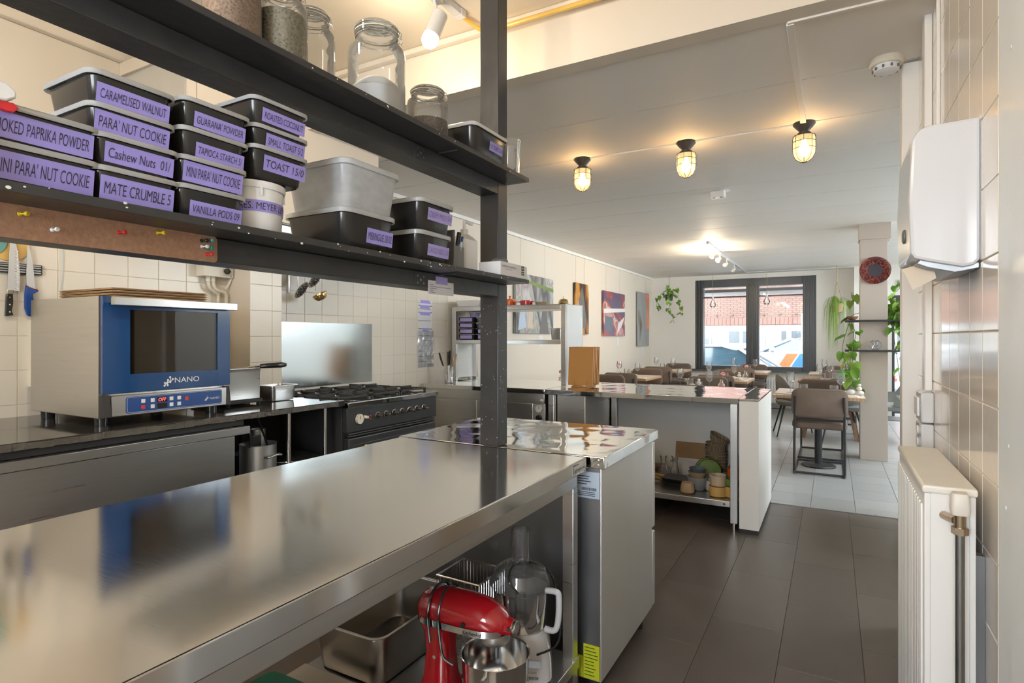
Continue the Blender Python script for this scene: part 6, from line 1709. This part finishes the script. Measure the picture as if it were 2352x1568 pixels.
def kitchen_radiator():
    t = thing('panel_radiator', 'tall white panel radiator with dusty top grille', 'radiator', (.25, 2.02, .08))
    y0, y1, z0, z1 = 1.728, 2.315, .08, .90
    box(.199, y0, z0, .212, y1, z1).build('front_panel', 'white_enamel', t, .003)
    box(.288, y0, z0, .300, y1, z1).build('rear_panel', 'white_enamel', t, .003)
    box(.212, y0 + .004, z0 + .02, .288, y0 + .008, z1).build('side_cover', 'white_enamel', t, .001)
    box(.212, y1 - .008, z0 + .02, .288, y1 - .004, z1).build('side_cover', 'white_enamel', t, .001)
    box(.194, y0 - .004, z1, .304, y1 + .004, z1 + .020).build('top_grille', 'radiator_top', t, .006)
    rib = box(-.006, 0, 0, 0, .016, z1 - z0 - .06).mesh('rib', 'white_enamel', .004, 35)
    for k in range(17): put(rib, 'rib', (.199, y0 + .018 + .0335 * k, z0 + .03), t)
    for k in range(14): box(.2, y0 + .03 + .038 * k, z1 - .004, .208, y0 + .052 + .038 * k, z1 + .001).build('vent_slot', 'grey_plastic', t)
    v = G().rloft([(.0, .017, .017, .008), (.012, .019, .019, .008), (.045, .017, .017, .008), (.050, .014, .014, .006)], (.262, y0 - .045, .868)); v.build('valve_head', 'ceramic_white', t)
    G().cyl((.262, y0 - .045, .868), (.262, y0 - .045, .838), .012, n=16).build('valve_body', 'copper', t)
    G().cyl((.262, y0 - .045, .838), (.262, y0 - .045, .822), .017, n=6).build('valve_nut', 'copper', t)
    G().tube([(.255, y0 - .04, .852), (.245, y0 - .015, .850), (.238, y0 + .004, .850)], .010, 10).build('valve_elbow', 'copper', t)
    G().cyl((.262, y0 - .045, .822), (.262, y0 - .045, 0), .0095, n=14).build('supply_pipe', 'pipe', t)
    for y in (y0 + .06, y1 - .06): box(.300, y - .015, .2, .3245, y + .015, .75).build('wall_bracket', 'steel_dark', t)
    for y in (y0 + .05, y1 - .05): box(.22, y - .01, 0, .28, y + .01, .08).build('foot', 'white_enamel', t)
kitchen_radiator()
o = box(.300, 2.60, 1.085, .3245, 2.665, 2.715).build('cable_duct', 'white_enamel', bevel=.004); tag(o, 'white cable duct running up the tiled right wall', 'conduit')
o = box(.314, 2.43, 1.85, .3245, 2.44, 2.46).build('thin_duct', 'white_enamel', bevel=.002); tag(o, 'thin white duct on the tiles above the towel dispenser', 'conduit')
for lab, z0, z1, nm in (('white double wall socket below the cable duct', .86, .965, 'wall_socket'), ('white light switch on the tiled wall above the socket', .97, 1.08, 'light_switch')):
    t = thing(nm, lab, 'socket' if 'socket' in nm else 'switch', (.31, 2.63, z0))
    box(.285, 2.56, z0, .3245, 2.70, z1).build('housing', 'white_gloss', t, .006)
    if 'socket' in nm:
        for z in (z0 + .03, z0 + .075): G().cyl((.2848, 2.63, z), (.279, 2.63, z), .018, n=20).build('outlet', 'white_plastic', t, .002)
    else: box(.276, 2.585, z0 + .02, .2848, 2.675, z1 - .02).build('rocker', 'white_plastic', t, .004)
t = thing('wall_lamp', 'grey tubular lamp fixed high on the right wall', 'lamp', (.30, 1.99, 2.47))
G().cyl((.285, 1.88, 2.47), (.285, 2.10, 2.47), .022, n=20).build('tube', 'steel_dark', t, .003)
box(.285, 1.97, 2.46, .3245, 2.01, 2.48).build('mount', 'steel_dark', t, .002)

# ================================================================== LAMPS AND CEILING GEAR
def plight(name, loc, energy, colr, rad=.03, parent=None):
    l = bpy.data.lights.new(name, 'POINT'); l.energy = energy; l.color = colr; l.shadow_soft_size = rad
    o = bpy.data.objects.new(name, l); col.objects.link(o); o.location = loc
    if parent is not None:
        o.parent = parent; o.location = Vector(loc) - OFF.get(parent.name, Vector((0, 0, 0)))
WARM = (1, .86, .68)
t = thing('ceiling_track', 'white lighting track on the kitchen ceiling', 'track', (-1.43, .5, 2.72))
box(-1.448, -1.5, 2.690, -1.412, 2.09, 2.7195).build('rail', 'white_gloss', t, .002)
box(-1.452, 2.09, 2.688, -1.408, 2.125, 2.7195).build('end_cap', 'white_gloss', t, .003)
def spot(y, label, energy):
    t = thing('track_spot', label, 'lamp', (-1.43, y, 2.689))
    box(-.016, -.04, -.02, .016, .04, .0005).build('adapter', 'white_gloss', t, .002, local=True)
    G().cyl((0, .0, -.02), (.004, .02, -.075), .006, n=10).build('stem', 'white_gloss', t, local=True)
    b = G().cyl((.008, .030, -.066), (-.012, -.004, -.168), .033, n=28).build('body', 'white_gloss', t, .003, local=True)
    ax_ = Vector((-.020, -.034, -.102)).normalized(); u = ax_.orthogonal().normalized(); w_ = ax_.cross(u)
    c0 = Vector((.008, .030, -.066)) - ax_ * .0005
    for k in range(8):
        a = 2 * PI * k / 8; c = c0 + (u * math.cos(a) + w_ * math.sin(a)) * .021
        G().cyl(c, c - ax_ * .0012, .004, n=8).build('vent_hole', 'grey_plastic', b, local=True)
    G().cyl(c0, c0 - ax_ * .0015, .008, n=12).build('screw', 'steel_dull', b, local=True)
    c = Vector((-.012, -.004, -.168)) + ax_ * .018
    G().ball(c, .034, 18, 12).build('bulb', 'bulb_warm', t, local=True)
    plight('spot_light', Vector((-1.43, y, 2.689)) + c + ax_ * .05, energy, WARM, .04, t)
spot(1.92, 'white track spot with glowing bulb near the beam', 3.6)
for y, l in ((.75, 'white track spot over the middle of the prep table'), (-.35, 'white track spot over the near end of the prep table'), (-1.2, 'white track spot by the rear window')): spot(y, l, 9.5)
o = G().ctube([(-1.435, 2.125, 2.705), (-1.425, 2.16, 2.700), (-1.41, 2.21, 2.690), (-1.385, 2.238, 2.681), (-1.34, 2.249, 2.679), (-1.1, 2.25, 2.679), (-.6, 2.25, 2.679), (.32, 2.25, 2.679)], .0105, 10).build('yellow_hose', 'hose_yellow'); tag(o, 'yellow gas hose running along the ceiling beam', 'hose')
# caged ceiling lamps
def cage(x, y, label, e):
    t = thing('cage_lamp', label, 'lamp', (x, y, 2.4695))
    G().lathe([(0, 0), (.056, 0), (.058, -.006), (.045, -.022), (.026, -.042), (.024, -.050), (.034, -.054), (.034, -.066), (.03, -.070), (0, -.070)], n=32).build('canopy', 'black_metal', t, local=True)
    G().lathe([(.052, -.072), (.055, -.08), (.056, -.14), (.052, -.17), (.040, -.195), (.018, -.210), (0, -.213)], n=32).build('glass_shade', 'cage_glass', t, local=True)
    for k in range(8):
        a = 2 * PI * k / 8
        G().tube([(r * math.cos(a), r * math.sin(a), z) for r, z in ((.054, -.070), (.0575, -.082), (.0585, -.14), (.0545, -.171), (.042, -.197), (.019, -.213), (0, -.217))], .0016, 5).build('cage_wire', 'black_metal', t, local=True)
    for r, z in ((.0565, -.073), (.0585, -.105), (.0585, -.142)):
        G().tube([(r * math.cos(a), r * math.sin(a), z) for a in [2 * PI * i / 28 for i in range(28)]], .0018, 5, True).build('cage_ring', 'black_metal', t, local=True)
    G().lathe([(0, -.185), (.018, -.178), (.029, -.155), (.027, -.132), (.014, -.112), (.012, -.09), (0, -.09)], n=20).build('bulb', 'bulb_cage', t, local=True)
    plight('cage_light', (x, y, 2.4695 - .15), e, (1, .66, .32), .03, t)
for x, n in ((-1.451, 'caged ceiling lamp at the shelf post end of the row'), (-.775, 'caged ceiling lamp in the middle of the row'), (-.133, 'caged ceiling lamp below the long white conduit')): cage(x, 3.586, n, 18.0)
o = G().box(-1.395, 3.578, 2.460, -.831, 3.594, 2.4697).box(-.719, 3.578, 2.460, -.190, 3.594, 2.4697).build('lamp_conduit', 'ceiling_paint', bevel=.001); tag(o, 'slim white conduit linking the three caged lamps', 'conduit')
o = box(-.150, 2.40, 2.452, -.122, 3.53, 2.4697).build('ceiling_conduit', 'ceiling_paint', bevel=.002); tag(o, 'white conduit from the beam to a caged lamp', 'conduit')
o = box(-.145, 2.386, 2.455, .32, 2.40, 2.4697).build('beam_conduit', 'ceiling_paint', bevel=.002); tag(o, 'white conduit running along the beam towards the right wall', 'conduit')
t = thing('smoke_detector', 'round white smoke detector on the ceiling', 'detector', (.205, 2.93, 2.4695))
G().lathe([(0, 0), (.062, 0), (.064, -.022), (.058, -.03), (0, -.03)], n=32).build('base', 'cream_plastic', t, local=True)
G().lathe([(.048, -.03), (.052, -.040), (.046, -.052), (.030, -.060), (0, -.062)], n=32).build('sensor', 'white_plastic', t, local=True)
for k in range(10):
    a = 2 * PI * k / 10; box(-.004, -.012, -.049, .004, .012, -.041).build('slot', 'grey_plastic', t, local=True).location = (.049 * math.cos(a), .049 * math.sin(a), 0)
t = thing('motion_sensor', 'small white box sensor on the plank ceiling', 'sensor', (-.81, 4.92, 2.4695))
box(-.055, -.04, -.05, .055, .04, 0).build('housing', 'white_plastic', t, .004, local=True)
for x in (-.028, .028): G().cyl((x, -.01, -.05), (x, -.01, -.053), .012, n=14).build('lens', 'grey_plastic', t, local=True)
# dining track with spots
t = thing('dining_track', 'white lighting track on the dining ceiling', 'track', (-1.35, 8.6, 2.47))
box(-1.366, 7.45, 2.445, -1.334, 10.3, 2.4697).build('rail', 'white_gloss', t, .002)
box(-1.362, 10.3, 2.455, -1.338, 11.2, 2.4697).build('feed_conduit', 'white_gloss', t, .002)
box(-1.338, 11.17, 2.455, .32, 11.19, 2.4697).build('feed_conduit', 'white_gloss', t, .002)
for i, (y, on) in enumerate(((7.9, 1), (8.35, 1), (8.95, 0), (9.7, 0))):
    t = thing('dining_spot', ('lit' if on else 'unlit') + ' white spot on the dining ceiling track', 'lamp', (-1.35, y, 2.4445), 0, ('lit' if on else 'unlit') + ' dining track spots')
    G().tube([(0, 0, 0), (0, 0, -.04), (0, -.02, -.07)], .010, 8).build('arm', 'cream_plastic', t, local=True)
    M = Vector((-.05, -.06, -.05)).normalized()
    c = Vector((0, -.02, -.08))
    G().cyl(c - M * .02, c + M * .04, .018, .036, n=20).build('shade', 'cream_plastic', t, local=True)
    G().ball(c + M * .036, .030, 14, 8).build('bulb', 'bulb_small' if on else 'white_plastic', t, local=True)
    if on: plight('dining_light', Vector((-1.35, y, 2.4445)) + c + M * .09, 8, (1, .8, .55), .03, t)
for i, (x, z) in enumerate(((-1.95, 2.05), (-1.02, 2.08))):
    t = thing('pendant_bulb', 'clear pendant bulb on a cord in the window', 'lamp', (x, 11.30, 2.4695), 0, 'pendant bulbs in the window')
    L = 2.4695 - z
    G().cyl((0, 0, 0), (0, 0, -L), .003, n=6).build('cord', 'rope', t, local=True)
    G().cyl((0, 0, -L), (0, 0, -L - .06), .018, n=14).build('socket', 'white_plastic', t, local=True)
    G().lathe([(.016, -L - .06), (.03, -L - .09), (.055, -L - .14), (.055, -L - .17), (.03, -L - .205), (0, -L - .213)], n=20).build('bulb', 'glass', t, local=True)
    G().tube([(.008 * math.cos(q), .008 * math.sin(q), -L - .08 - .012 * q) for q in [i * .6 for i in range(12)]], .0012, 5).build('filament', 'bulb_small', t, local=True)
